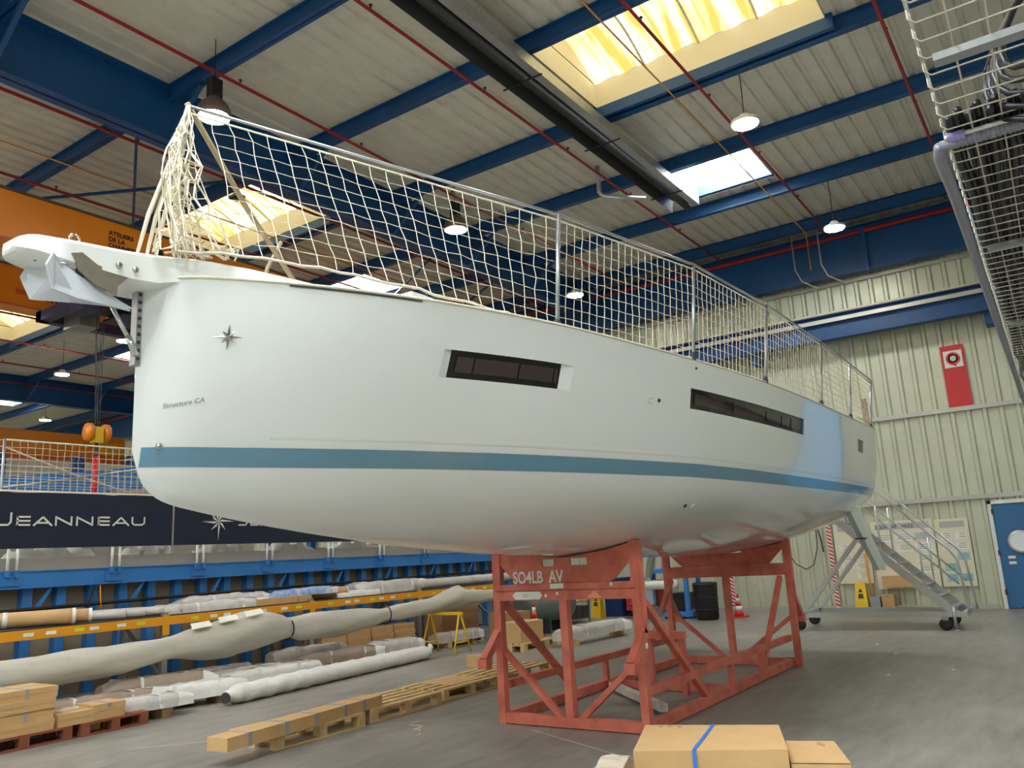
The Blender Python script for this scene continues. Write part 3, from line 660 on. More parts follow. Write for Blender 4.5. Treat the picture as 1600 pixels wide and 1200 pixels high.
# ================================================================== CRADLE
def cradle_frame(t, X, kick, yl, yr, rear):
    ym = (yl+yr)/2; w_ = .085
    zt = 1.25
    for y in (yl, yr): MB().bar((X, y, 0), (X, y, zt), w_).part('post', m_red, t)
    MB().bar((X, ym, .112), (X, ym, zt), .088).part('post', m_red, t)
    MB().bar((X, yl+.04, zt+.045), (X, yr-.04, zt+.045), .10, .10).part('cross_beam', m_red, t)
    MB().bar((X, yl-.045, .06), (X, yr+.045, .06), .08, .10).part('sill', m_red, t)
    for s, y in ((1, yl), (-1, yr)):
        MB().bar((X, y-s*.05, .72 if s > 0 else .66), (X, ym+s*.1, .08), .055).part('brace', m_red, t)
    sd = .1
    # saddle frame with its kicked guide legs
    for y in (yl+.02, yr-.02):
        MB().bar((X+.02, y, .92), (X+.02, y, 1.78 if y < ym else 1.72), .08).part('guide_leg', m_red, t)
        MB().bar((X+.02, y, .95), (X+kick*.28, y, .66), .08).part('guide_leg', m_red, t)
        MB().box(X+kick*.28-.05, X+kick*.28+.05, y-.055, y+.055, .58, .68).part('leg_shoe', m_red, t)
    MB().bar((X-.01, yl, 1.375), (X-.01, yr, 1.375), .08, .07).part('saddle_beam', m_red, t)
    # plate following the bottom, with cut corners and two hand holes
    half = (yl-yr)/2; XX = X
    def top(y): 
        d = abs(y-YC); lo, hi = 1.5, 2.6
        for _ in range(30):
            mid = (lo+hi)/2
            if hy(XX, mid) < d: lo = mid
            else: hi = mid
        return max(lo, sta(XX)[2])-.012
    ys = [yr+.04+(yl-yr-.08)*i/32 for i in range(33)]
    mb = MB()
    def zb(y):
        e = min(y-(yr+.04), (yl-.04)-y); return 1.41+max(0, .22-e)*.95
    hole = lambda y: (.10 < abs(y-YC-.0) < .27)
    for x_ in (XX-.012, XX+.012):
        for a, b in zip(ys[:-1], ys[1:]):
            m_ = (a+b)/2
            if hole(m_):
                mb.q([(x_, a, zb(a)), (x_, b, zb(b)), (x_, b, 1.585), (x_, a, 1.585)]); mb.q([(x_, a, 1.655), (x_, b, 1.655), (x_, b, top(b)), (x_, a, top(a))])
            else: mb.q([(x_, a, zb(a)), (x_, b, zb(b)), (x_, b, top(b)), (x_, a, top(a))])
    for a, b in zip(ys[:-1], ys[1:]): mb.q([(XX-.012, a, top(a)), (XX+.012, a, top(a)), (XX+.012, b, top(b)), (XX-.012, b, top(b))])
    mb.part('saddle_plate', m_red, t)
    MB().tube([(XX, y, top(y)+.004) for y in ys], .014, 6).part('rubber_edge', m_rubber, t, True)
    for y in (yl, yr): MB().box(X-.03, X+.05, y-.045, y+.045, 1.34, 1.80 if y < ym else 1.73).part('saddle_post', m_red, t)
cr_ = empty('boat_cradle', (9.7, YC, 0), 'red oxide steel boat cradle marked SO4LB AV carrying the yacht', 'cradle')
yl, yr = 5.36, 3.70
cradle_frame(cr_, 7.4, -1, yl, yr, False); cradle_frame(cr_, 12.0, 1, yl+.1, yr-.1, True)
for y in (yl, yr):
    MB().bar((7.445, y, .06), (12.05, y, .06), .08, .10).part('side_sill', m_red, cr_)
    MB().bar((7.45, y, .38), (12.0, y, .38), .07, .08).part('side_rail', m_red, cr_)
    MB().bar((7.5, y, 1.22), (8.85, y, .12), .065).part('brace', m_red, cr_)
    MB().bar((11.9, y, 1.22), (10.75, y, .12), .065).part('brace', m_red, cr_)
    for x in (9.66, 10.76): MB().bar((x, y, .1), (x, y, .36), .06).part('stub', m_red, cr_)
for x in (9.66,): MB().bar((x, yl, .06), (x, yr, .06), .07, .09).part('sill', m_red, cr_)
MB().bar((8.3, 3.95, .07), (9.5, 5.2, .07), .09, .08).part('floor_bar', mat('worn white paint', (206, 200, 190), .6, var=.3, scale=5), cr_)
for y in (3.95, 4.35): MB().bar((8.9, y, .1), (8.9, y, .72), .07).part('prop', mat('pinkish red steel', (186, 96, 84), .5, var=.2, scale=5), cr_)
MB().bar((8.9, 3.9, .74), (8.9, 4.4, .74), .08).part('prop_head', m_red, cr_)
text('SO4LB  AV', .175, cr_, m_letter, frame((7.383, 5.15, 1.42), (0, -1, 0), (0, 0, 1)), extrude=.001, width=.63, bold=.004, label='white painted letters SO4LB AV')
MB().prism([(7.34, 5.14, 1.295), (7.34, 5.10, 1.335), (7.34, 4.80, 1.335), (7.34, 4.76, 1.295), (7.34, 4.80, 1.255), (7.34, 5.10, 1.255)], (.008, 0, 0)).part('number_plate', m_white, cr_)
text('131', .06, cr_, mat('faint grey ink', (170, 176, 190), .7), frame((7.338, 5.02, 1.275), (0, -1, 0), (0, 0, 1)), extrude=.0006)
MB().box(7.34, 7.36, 4.50, 4.66, 1.36, 1.41).part('label_plate', m_white, cr_)
MB().prism([(7.345, 4.24, 1.26), (7.345, 4.15, 1.33), (7.345, 4.06, 1.26)], (.004, 0, 0)).part('triangle_mark', mat('peach paint', (230, 150, 120), .6), cr_)
for z in (1.22, 1.12, 1.02, .9, .8): MB().lathe((7.42, yr-.045, z), [(.03, 0), (.02, .006)], 8, (0, -1, 0)).part('paint_splash', m_letter, cr_)
for (y, z) in ((4.72, 1.29), (4.58, 1.31), (3.95, 1.385)): MB().lathe((7.345, y, z), [(.02, 0), (.012, .004)], 8, (-1, 0, 0)).part('paint_splash', m_letter, cr_)
MB().bar((9.2, 4.3, .9), (9.7, 4.62, 1.0), .06, .02).part('tape', m_tape, cr_)
# ================================================================== MOBILE STAIR AT THE STERN
st = empty('mobile_stair', (17.3, 3.5, 0), 'aluminium mobile boarding stair on castors behind the stern', 'stair')
XA, XB = 16.8, 17.95; f0, f1 = (2.15, .26), (4.0, 2.05)      # foot and head of the flight (y, z)
for x in (XA, XB):
    MB().bar((x, f0[0], f0[1]), (x, f1[0], f1[1]), .04, .14).part('stringer', m_alu, st)
    MB().bar((x, 2.0, .28), (x, 4.9, .28), .06, .09).part('base_rail', m_alu, st)
    MB().bar((x, 4.85, .3), (x, 3.65, 1.70), .06, .08).part('strut', m_alu, st)
    hr = [(x, 1.95, .28), (x, 2.02, 1.22), (x, 2.12, 1.40), (x, 3.62, 2.98), (x, 4.6, 3.0)]
    MB().tube(hr, .02, 8).part('handrail', m_alu, st, True)
    MB().tube([(x, 2.05, .8), (x, 3.7, 2.5), (x, 4.6, 2.52)], .016, 8).part('mid_rail', m_alu, st, True)
    for q in (.25, .6, .9): 
        y = f0[0]+(f1[0]-f0[0])*q; z = f0[1]+(f1[1]-f0[1])*q; MB().tube([(x, y, z), (x, y, z+.93)], .016, 8).part('baluster', m_alu, st, True)
    MB().tube([(x, 4.55, 2.05), (x, 4.55, 3.0)], .018, 8).part('baluster', m_alu, st, True)
for k in range(9):
    q = (k+.6)/9; y = f0[0]+(f1[0]-f0[0])*q; z = f0[1]+(f1[1]-f0[1])*q
    MB().box(XA+.02, XB-.02, y-.1, y+.1, z-.015, z+.015).part('tread', m_steel, st)
MB().box(XA, XB, 3.95, 4.6, 2.0, 2.06).part('platform', m_alu, st)
for y in (2.05, 4.85): MB().bar((XA, y, .28), (XB, y, .28), .06, .08).part('cross_rail', m_alu, st)
for x, y in ((XA, 2.36), (XA, 4.93), (XB, 4.96), (XB, 2.36)):
    c = MB().lathe((x-.025, y, .11), [(.06, -.005), (.11, 0), (.11, .05), (.06, .055)], 18, (1, 0, 0)).part('castor', m_rubber, st, True)
    MB().box(x-.04, x+.04, y-.05, y+.05, .18, .25).part('castor_fork', m_steel, c)
MB().tube([(XA-.05, 2.2, 0.005), (XA-.05, 2.2, .42)], .03, 8).lathe((XA-.05, 2.2, 0), [(.05, 0), (.05, .02)], 10).part('jack_foot', m_steel, st, True)

# ================================================================== OVERHEAD CRANE (left)
cn = empty('overhead_crane', (8, 15.2, 7.1), 'orange twin-girder overhead crane lettered ATELIERS DE LA CHAINETTE', 'crane')
for y, nm in ((13.4, 0), (17.0, 1)):
    dz = .09*nm
    g = MB().box(-6, 20.72, y, y+.45, 7.1+dz, 7.93+dz).part('girder', m_orange, cn)
    MB().box(-6, 20.72, y-.05, y+.5, 7.93+dz, 7.96+dz).part('top_flange', mat('grimy flange', (84, 70, 54), .6), cn)
    MB().box(-6, 20.72, y-.04, y, 7.1+dz, 7.13+dz).part('bottom_flange', m_orange2, cn)
    ox = 7.25 if nm == 0 else 7.5
    mm = lambda x, z: frame((x, y-.006, z), (1, 0, 0), (0, 0, 1))
    for i, s in enumerate(('ATELIERS', 'DE LA', 'CHAINETTE')): text(s, .115, cn, m_ink, mm(ox, (7.68 if nm == 0 else 7.90)-i*.115), bold=.003)
    text('AC', .62, cn, m_ink, mm(ox+(.78 if nm == 0 else 1.9), 7.26+.2*nm), bold=.02, label='large black lettering AC')
    if nm == 1:
        MB().box(7.35, 7.9, y-.008, y, 7.46, 7.56).part('colour_bar', m_orange2, cn)
        text('FAYAT GROUPE', .2, cn, m_ink, mm(7.96, 7.42), bold=.008); text('groupe', .16, cn, m_ink, mm(8.45, 7.24), bold=.004)
MB().box(20.4, 21.05, 13.0, 17.8, 7.3, 7.6).part('end_carriage', m_orange, cn); MB().box(-6, -5.6, 13.0, 17.8, 7.3, 7.6).part('end_carriage', m_orange, cn)
tr = MB().box(7.5, 9.6, 14.3, 14.5, 6.75, 6.95).box(7.5, 9.6, 16.2, 16.4, 6.75, 6.95).box(7.5, 7.7, 14.3, 16.4, 6.75, 6.95).box(9.4, 9.6, 14.3, 16.4, 6.75, 6.95).part('hoist_trolley', mat('dark blue hoist', (22, 30, 62), .45), cn)
MB().lathe((7.8, 15.3, 7.0), [(.2, 0), (.2, 1.2), (.15, 1.25)], 16, (1, 0, 0)).part('hoist_drum', m_dark, cn, True)
MB().box(7.45, 7.75, 14.5, 15.0, 6.6, 7.3).part('hoist_motor', mat('dark blue hoist', (22, 30, 62), .45), cn)
MB().box(8.9, 9.4, 14.25, 14.7, 6.75, 7.1).part('control_box', m_dark, cn)
MB().box(8.3, 9.2, 14.6, 15.4, 6.7, 6.74).part('trolley_plate', mat('dark blue hoist', (22, 30, 62), .45), cn)
for x, y in ((8.0, 15.1), (8.12, 15.1), (8.12, 15.3), (8.28, 15.3)):
    MB().tube([(x, y, 6.9), (8.2+(x-8.14)*.3, 15.2, 4.6)], .008, 4).part('hoist_rope', m_dark, cn)
MB().box(7.9, 8.3, 15.5, 16.1, 6.6, 7.0).part('gear_box', m_steel, cn); MB().lathe((9.0, 14.45, 6.62), [(.12, 0), (.12, .3), (.06, .34)], 14, (0, 1, 0)).part('travel_motor', m_steel, cn, True)
hk = MB().box(8.12, 8.28, 15.1, 15.3, 4.25, 4.55).part('hook_block', m_yel2, cn)
for s in (-1, 1): MB().lathe((8.2+s*.16, 15.2, 4.45), [(.0, -.05), (.17, -.04), (.17, .04), (0, .05)], 18, (1, 0, 0)).part('sheave', m_orange, hk, True)
MB().tube([(8.2, 15.2, 4.25), (8.2, 15.2, 4.1), (8.26, 15.2, 4.02), (8.2, 15.2, 3.96), (8.14, 15.2, 4.0)], .03, 8).part('hook', m_dark, hk, True)
MB().tube([(8.2, 15.2, 4.0), (8.2, 15.2, 2.9)], .05, 8).thing('lifting_strap', m_redp, (8.2, 15.2, 2.9), 'red lifting strap hanging from the crane hook', 'strap', None, True)
c3 = empty('far_crane', (8, 34.2, 6.6), 'orange crane girder low in the farthest bay behind the bow', 'crane')
MB().box(-8, 19.6, 34.0, 34.6, 6.55, 7.7).part('girder', m_orange, c3); MB().box(-8, 19.6, 33.98, 34.0, 6.55, 6.78).part('lower_band', m_orange2, c3)
MB().box(18.2, 19.4, 33.7, 34.0, 6.9, 7.4).part('end_box', m_yellow, c3)
t = empty('flue_pipe', (9.7, 30, 7.0), 'white flue pipe elbow hanging below the far roof light', 'pipe')
MB().tube([(11.4, 29.6, 8.8), (11.4, 29.6, 8.45), (10.2, 29.6, 7.75), (10.0, 29.6, 7.5), (10.0, 29.6, 7.25), (5.0, 29.6, 7.2)], .09, 8).part('pipe', m_white, t, True)

# ================================================================== MEZZANINE ALONG THE LEFT SIDE
mz = empty('mezzanine', (9, 13.1, 0), 'blue steel mezzanine edge with hardboard wall and close-set columns', 'mezzanine')
MB().box(-2, 20.5, 13.02, 13.2, 1.635, 1.89).part('edge_beam', m_blue2, mz)
MB().box(-2, 20.5, 13.0, 13.02, 1.875, 1.89).box(-2, 20.5, 13.0, 13.02, 1.635, 1.65).part('beam_flange', m_blue2, mz)
MB().box(-2, 20.5, 13.2, 22, 1.7, 1.86).part('deck', m_board, mz)
MB().box(-2, 20.5, 13.32, 13.36, 0, 1.64).part('wall_panel', m_board, mz)
for k in range(46):
    x = -1.83+.5*k
    if x > 20: break
    MB().box(x-.07, x+.07, 13.15, 13.3, 0, 1.64).part('column', m_blue2, mz)
    if k % 3 == 1: MB().bar((x+.3, 13.1, 1.62), (x-.15, 13.1, .95), .05).part('brace', m_blue2, mz)
for x in (2.7, 4.24, 5.78, 7.35, 8.9, 10.42, 11.98, 13.5, 15.0):
    for d in (0, .13):
        tb = MB().tube([(x+d, 12.97, 1.86), (x+d, 12.97, 2.3)], .022, 8).part('rail_stub', m_white, mz, True)
        MB().box(x+d-.03, x+d+.03, 12.94, 13.0, 1.8, 1.9).part('socket', m_blue2, tb)
    MB().box(x-.09, x+.2, 12.99, 13.02, 1.68, 1.84).part('gusset', m_blue2, mz)
MB().box(-2, 20.5, 13.05, 13.09, 1.89, 2.08).part('kick_board', mat('grey kick board', (150, 144, 136), .6), mz)
MB().tube([(-2, 13.0, 1.28), (3, 13.0, 1.3), (9, 13.0, 1.36), (20, 13.0, 1.38)], .03, 6).part('black_pipe', m_black, mz, True)
MB().tube([(7.1, 13.0, 1.6), (7.0, 12.98, 1.3), (7.15, 12.98, 1.12), (7.4, 12.98, 1.12)], .018, 6).part('air_hose', m_black, mz, True)
MB().tube([(7.18, 12.98, 1.62), (7.2, 12.98, 1.35), (7.22, 12.98, 1.22)], .012, 6).part('yellow_hose', m_yellow, mz, True)
MB().tube([(-2, 12.96, 3.05), (20, 12.96, 3.05)], .025, 8).part('top_tube', mat('cream tube', (220, 212, 196), .5), mz, True)
# tarpaulins lying behind the kick board
rn = random.Random(5)
for i, (xa, xb) in enumerate(((3.6, 5.5), (5.7, 7.4), (7.6, 8.8), (9.0, 10.3), (10.5, 11.9), (12.1, 13.8))):
    P = []
    for a in range(13):
        x = xa+(xb-xa)*a/12; e = math.sin(math.pi*min(1, max(0, a/12)))**.4
        P.append([(x, 13.12+.1*j, 1.87+e*(.36 if j in (1, 2, 3) else .02)*(1+.25*math.sin(a*1.9+j+i))) for j in range(6)])
    MB().grid(P).thing('tarpaulin', m_tarp, ((xa+xb)/2, 13.4, 1.86), 'crumpled beige tarpaulin lying behind the mezzanine kick board', 'tarpaulin', 'tarpaulins on the mezzanine', True)
# banners
def stroke(letter, x0, x1, z0, z1, y, w_):
    mb = MB(); W = x1-x0; Hh = z1-z0; h = w_/2
    def L(a, b): mb.bar((x0+a[0]*W, y, z0+a[1]*Hh), (x0+b[0]*W, y, z0+b[1]*Hh), w_, .004, (0, 1, 0))
    e = h/W; g = h/Hh
    if letter == 'E': L((0, g), (1, g)); L((0, .5), (1, .5)); L((0, 1-g), (1, 1-g)); L((e*1.4, 0), (e*1.4, 1))
    if letter == 'A': L((e, 0), (.5, 1-g)); L((1-e, 0), (.5, 1-g)); L((.25, .3), (.75, .3))
    if letter == 'N': L((e, 0), (e, 1)); L((1-e, 0), (1-e, 1)); L((e, 1-g), (1-e, g))
    if letter == 'U': L((e, .25), (e, 1)); L((1-e, .25), (1-e, 1)); L((.22, g), (.78, g)); L((e, .28), (.24, g)); L((1-e, .28), (.76, g))
    if letter == 'J': L((1-e, .25), (1-e, 1)); L((0, g), (.78, g)); L((1-e, .28), (.76, g))
    return mb
def banner(xa, xb, label):
    t = empty('banner', ((xa+xb)/2, 12.94, 2.22), label, 'banner')
    P = [[(xa+(xb-xa)*i/24, 12.935+.006*math.sin(i*1.1)+.004*math.sin(i*2.7+j), 2.215+.83*j/6) for j in range(7)] for i in range(25)]
    MB().grid(P).part('cloth', m_navy, t, True); return t
b1 = banner(3.2, 8.38, 'navy banner lettered JEANNEAU on the mezzanine rail')
LW = [('J', 5.56, 5.77), ('E', 5.83, 6.03), ('A', 6.06, 6.36), ('N', 6.39, 6.65), ('N', 6.71, 6.98), ('E', 7.05, 7.25), ('A', 7.29, 7.59), ('U', 7.62, 7.86)]
for l, a, b in LW: stroke(l, a, b, 2.545, 2.74 if l == 'J' else 2.69, 12.915, .027).part('letter', m_letter, b1)
b2 = banner(8.41, 13.6, 'navy banner with a compass star and lettering, half hidden by the hull')
for (l, a, b) in [(l, 9.72+(a-5.56)*.96, 9.72+(b-5.56)*.96) for l, a, b in LW]: stroke(l, a, b, 2.545, 2.72 if l == 'J' else 2.67, 12.915, .027).part('letter', m_letter, b2)
star_mesh((9.28, 12.915, 2.62), Vector((1, 0, 0)), Vector((0, 0, 1)), .35, Vector((0, -1, 0)), 'compass_star', b2, m_letter, mat('dark star print', (44, 52, 76), .6), .004)  # star printed in two tones on the cloth
# net along the mezzanine
n2 = empty('mezzanine_net', (6.5, 13.2, 3.0), 'cream safety net on a tube frame above the navy banner', 'net')
def flat_net(P00, P10, P01, P11, nx, nz, par, name='mesh'):
    mb = MB(); P00, P10, P01, P11 = map(Vector, (P00, P10, P01, P11)); G = []
    for i in range(nx+1):
        G.append([(P00.lerp(P10, i/nx)).lerp(P01.lerp(P11, i/nx), j/nz)+Vector((random.uniform(-.008, .008), 0, random.uniform(-.008, .008))) for j in range(nz+1)])
    for i in range(nx+1): mb.tube(G[i], .005, 3, False)
    for j in range(nz+1): mb.tube([G[i][j] for i in range(nx+1)], .005, 3, False)
    mb.part(name, m_net, par)
flat_net((5.65, 13.05, 3.07), (13, 13.05, 3.07), (5.65, 13.05, 3.82), (13, 13.05, 3.85), 66, 8, n2)
flat_net((5.65, 13.05, 3.07), (4.6, 14.6, 3.07), (5.65, 13.05, 3.82), (4.6, 14.6, 3.85), 14, 8, n2)
flat_net((5.65, 15.2, 3.07), (13, 15.2, 3.07), (5.65, 15.2, 3.75), (13, 15.2, 3.75), 56, 7, n2)
for x in (5.65, 8.0, 10.5): MB().tube([(x, 13.05, 2.3), (x, 13.05, 3.84)], .02, 8).part('post', m_steel, n2, True)
MB().tube([(5.65, 13.05, 3.83), (13, 13.05, 3.86)], .014, 6).part('head_rope', m_net, n2, True)
MB().tube([(5.7, 13.1, 3.72), (7.3, 14.2, 3.5), (9.0, 15.2, 3.3)], .014, 6).part('cross_rope', m_net, n2, True)
MB().tube([(5.7, 13.3, 3.12), (8.4, 13.6, 3.62)], .022, 6).part('diagonal_tube', m_steel, n2, True)
# blue lifting frame and far wall columns behind the net
MB().bar((5.5, 18, 3.3), (12.5, 18, 4.2), .35, .5).thing('blue_gantry', m_blue2, (9, 18, 3.2), 'bright blue slanted frame beam behind the mezzanine net', 'frame')
for x in (6.6, 8.6, 10.4): MB().box(x-.12, x+.12, 20, 20.2, 1.7, 4.7).thing('far_column', m_blue, (x, 20.1, 1.7), 'dark blue column standing on the mezzanine behind the net', 'column', 'mezzanine columns')
MB().box(2, 17, 21.8, 21.9, 1.86, 4.8).thing('partition', mat('pale partition', (186, 182, 172), .7, var=.06, scale=1), (9, 21.85, 1.86), 'pale grey partition wall standing on the mezzanine', 'partition')

# ================================================================== PALLET RACK
rk = empty('pallet_rack', (9.5, 11.9, 0), 'pallet rack with yellow beams and galvanised uprights along the mezzanine', 'rack')
for x in (1.7, 4.5, 7.3, 10.1, 12.95, 15.7):
    for y in (11.4, 12.45):
        up = MB().box(x-.045, x+.045, y-.035, y+.035, 0, 1.18).part('upright', m_steel, rk)
        MB().box(x-.07, x+.07, y-.06, y+.06, 0, .012).part('foot_plate', m_steel, up)
    MB().bar((x, 11.42, .25), (x, 12.4, .95), .04).part('brace', m_steel, rk); MB().bar((x, 11.42, .2), (x, 12.42, .2), .035).part('brace', m_steel, rk)
    MB().box(x-.055, x+.055, 11.345, 11.365, .86, 1.14).part('beam_connector', m_yellow, rk)
XR = [1.7, 4.5, 7.3, 10.1, 12.95, 15.7]
for a, b in zip(XR[:-1], XR[1:]):
    for y in (11.37, 12.47): 
        bmx = MB().box(a+.05, b-.05, y-.025, y+.025, 1.0, 1.12).part('beam', m_yellow, rk)
        if y < 12:
            for k in range(7):
                x = a+.4+.33*k+rn.uniform(-.08, .08); MB().box(x, x+.13, y-.028, y-.025, 1.04, 1.085).part('shelf_label', m_ppr if k % 3 else mat('lime tag', (206, 214, 60), .6), bmx)
    MB().box(a+.05, b-.05, 11.4, 12.45, 1.12, 1.14).part('shelf', m_dark, rk)
def rod(a, b, r_, m, name, label, cat, group=None, ends=True, n=14, wob=0., seed=1):
    q = random.Random(seed); a = Vector(a); b = Vector(b); N = max(3, int((b-a).length/.12)); pts = []; rs = []
    for i in range(N+1):
        s = i/N; pts.append(a.lerp(b, s)+Vector((0, q.uniform(-wob, wob), q.uniform(0, wob)*.5))); rs.append(r_*(1+q.uniform(-wob, wob)*3))
    t = empty(name, (a+b)/2-Vector((0, 0, r_)), label, cat, group)
    MB().tube(pts, rs, n).part('body', m, t, True)
    return t
def tape_bands(t, a, b, r_, n, m=m_tape):
    a = Vector(a); b = Vector(b)
    for k in range(n):
        s = (k+.5)/n; p = a.lerp(b, s); d = (b-a).normalized()*.03; MB().tube([p-d, p+d], r_, 12).part('tape_band', m, t, True)
t = rod((3.9, 12.35, 1.25), (5.98, 11.42, 1.25), .10, m_card, 'cardboard_tube', 'thick cardboard tube with white end cap lying on the rack shelf', 'tube')
MB().lathe((5.98, 11.42, 1.25), [(.102, -.03), (.102, .012), (0, .014)], 18, (1, -.447, 0)).part('end_cap', m_white, t); tape_bands(t, (5.0, 11.858, 1.25), (5.5, 11.635, 1.25), .102, 1, m_white)
t = rod((4.3, 12.45, 1.24), (6.25, 11.5, 1.24), .09, m_card, 'cardboard_tube', 'thinner cardboard tube with white end cap, second on the rack shelf', 'tube')
MB().lathe((6.25, 11.5, 1.24), [(.092, -.03), (.092, .012), (0, .014)], 18, (1, -.487, 0)).part('end_cap', m_white, t)
for i in range(4):
    t = rod((5.5+.3*i, 12.28, 1.205+.0*i), (6.75+.3*i, 11.48, 1.205), .064, m_poly, 'wrapped_tube', 'clear plastic wrapped tube on the rack beside the cardboard tubes', 'tube', 'plastic wrapped tubes', wob=.01, seed=i)
def bundle(xa, xb, y0, y1, z0, z1, m, label, seed, cat='package', group=None, taper=.25, name='wrapped_bundle', bands=2, skew=0.):
    q = random.Random(seed); t = empty(name, ((xa+xb)/2, (y0+y1)/2, z0), label, cat, group); P = []; n = 14
    for i in range(n+1):
        s = i/n; e = 1-taper*max(0, (abs(2*s-1)-.75)/.25); x = xa+(xb-xa)*s; row = []
        yc = (y0+y1)/2+skew*(s-.5)
        for (a, b) in ((-1, 0), (-.95, .55), (-.8, .97), (-.2, 1.), (.4, .98), (.85, .95), (1, .5), (1, 0), (-1, 0)):
            row.append((x+q.uniform(-.02, .02), yc+a*(y1-y0)/2*e+q.uniform(-.012, .012), z0+(b*e*(z1-z0)+(q.uniform(-.02, .02) if b > 0 else 0))))
        P.append(row)
    mb = MB().grid(P); mb.q(P[0][:8]); mb.q(P[-1][:8]); mb.part('wrap', m, t, True)
    E2 = [[(x_+.003, yc_+(y_-yc_)*1.03, z0+(z_-z0)*1.03+.002) for (x_, y_, z_) in row for yc_ in ((y0+y1)/2+skew*(i_/14-.5),)] for i_, row in enumerate(P) if i_ >= 12]
    mb = MB().grid(E2); mb.q(E2[-1][:8]); mb.part('end_wrap', m_poly2, t, True)
    for k in range(bands):
        x = xa+(xb-xa)*(k+.7)/(bands+.4); yc = (y0+y1)/2+skew*((x-xa)/(xb-xa)-.5)
        ring = [(yc+a_*(y1-y0)/2*1.03, z0+b_*(z1-z0)*1.03) for a_, b_ in ((-1, 0), (-.95, .55), (-.8, .97), (-.2, 1.), (.4, .98), (.85, .95), (1, .5), (1, 0))]
        MB().grid([[(x, a_, b_) for a_, b_ in ring], [(x+.045, a_, b_) for a_, b_ in ring]]).part('tape', m_poly2, t)
    return t
bundle(7.3, 9.3, 11.45, 11.95, 1.14, 1.28, m_poly, 'flat plastic wrapped bundle on the rack with loose torn ends', 11)
bundle(7.9, 9.6, 11.75, 12.2, 1.14, 1.36, m_poly, 'taller plastic wrapped bundle behind the flat one on the rack', 12)
bundle(9.5, 10.9, 11.5, 11.8, 1.24, 1.36, mat('blue white film', (206, 214, 226), .3, var=.2, scale=4, rgb2=(70, 130, 200)), 'blue and white film roll lying on cartons on the rack', 13, bands=2)
t = empty('flat_carton', (9.6, 11.6, 1.14), 'flat cardboard carton under the film roll on the rack', 'box')
MB().box(9.0, 10.15, 11.42, 11.75, 1.14, 1.24).part('body', m_card, t); MB().box(9.84, 9.86, 11.418, 11.752, 1.14, 1.242).part('seam', m_card2, t)
t = rod((10.0, 11.95, 1.24), (11.15, 11.62, 1.24), .1, m_card, 'cardboard_tube', 'short cardboard tube with white cap beside the film roll', 'tube')
MB().lathe((11.15, 11.62, 1.24), [(.1, 0), (.1, .015), (0, .015)], 18, (1, -.28, 0)).part('end_cap', m_white, t)
bundle(10.9, 12.0, 11.5, 11.9, 1.14, 1.24, m_poly2, 'white paper bundle with torn end on the rack', 14, bands=1)
bundle(11.6, 13.7, 11.7, 12.2, 1.14, 1.38, m_poly, 'long wrinkled plastic bundle at the far end of the rack', 15)
t = rod((13.2, 11.6, 1.25), (16.5, 11.6, 1.25), .1, m_poly, 'wrapped_tube', 'grey wrapped spar lying at the end of the rack', 'tube', wob=.004)

# ---- tarpaulin-wrapped mast along the rack
t = empty('wrapped_mast', (9, 10.6, .5), 'long mast sagging in grey tarpaulin in front of the rack', 'mast')
prof = [(2.6, .66, .17), (3.6, .66, .17), (5.0, .66, .165), (6.2, .68, .155), (6.9, .74, .13), (7.3, .75, .2), (7.9, .77, .25), (8.4, .83, .25), (8.75, .82, .2), (8.95, .79, .14), (9.3, .77, .19), (10.0, .78, .18), (10.8, .8, .12), (11.1, .82, .09), (11.5, .83, .13), (12.3, .86, .13), (12.8, .92, .17), (13.2, .97, .2), (13.5, .95, .14), (14.4, .93, .1), (15.5, .93, .1)]
P = []; q = random.Random(9)
px_ = [p[0] for p in prof]
for i in range(120):
    x = 2.6+(15.5-2.6)*i/119; z = float(np.interp(x, px_, [p[1] for p in prof])); rr = float(np.interp(x, px_, [p[2] for p in prof])); row = []
    for j in range(17):
        a = 2*math.pi*j/16; k = 1+.10*math.sin(a*4+x*2.6)*(.4+.6*abs(math.sin(x*1.3)))+.06*math.sin(7*a-x*5)+(.25*max(0, -math.sin(a))**2*abs(math.sin(x*.75)))
        row.append((x, 10.6+.04*math.sin(x*.9)+rr*k*math.cos(a)*.9, z+rr*k*math.sin(a)*(1.15 if math.sin(a) > 0 else .95)))
    P.append(row)
mb = MB().grid(P); mb.q(P[0][:16]); mb.q(P[-1][:16]); mb.part('tarpaulin_cover', m_tarp, t, True)
for x in (8.95, 11.1): MB().tube([(x, 10.6+.04*math.sin(x*.9)+.16*math.cos(a*.393), .79+.03*(x > 10)+.16*math.sin(a*.393)) for a in range(17)], .012, 5).part('tie_cord', m_black, t, True)
for k, x in enumerate((7.3, 7.75, 8.2)): MB().q([(x-.17, 10.46, .955+.045*k), (x+.14, 10.44, .98+.05*k), (x+.17, 10.56, 1.045+.05*k), (x-.12, 10.58, 1.03+.045*k)]).part('paper_sheet', m_ppr, t)
def trestle(x, y, label, h=.74):
    t = empty('trestle', (x, y, 0), label, 'trestle')
    MB().box(x-.03, x+.03, y-.42, y+.42, h-.05, h).part('top_bar', m_yel2, t)
    for s in (-1, 1):
        for d in (-1, 1): MB().tube([(x+d*.02, y+s*.36, h-.03), (x+d*.26, y+s*.40, .0)], .018, 6).part('leg', m_yel2, t, True)
        MB().tube([(x-.2, y+s*.385, .2), (x+.2, y+s*.385, .2)], .014, 6).part('spreader', m_yel2, t, True)
trestle(12.5, 10.35, 'yellow steel trestle under the far end of the wrapped mast'); trestle(3.3, 10.6, 'yellow steel trestle at the near end of the wrapped mast', .5)
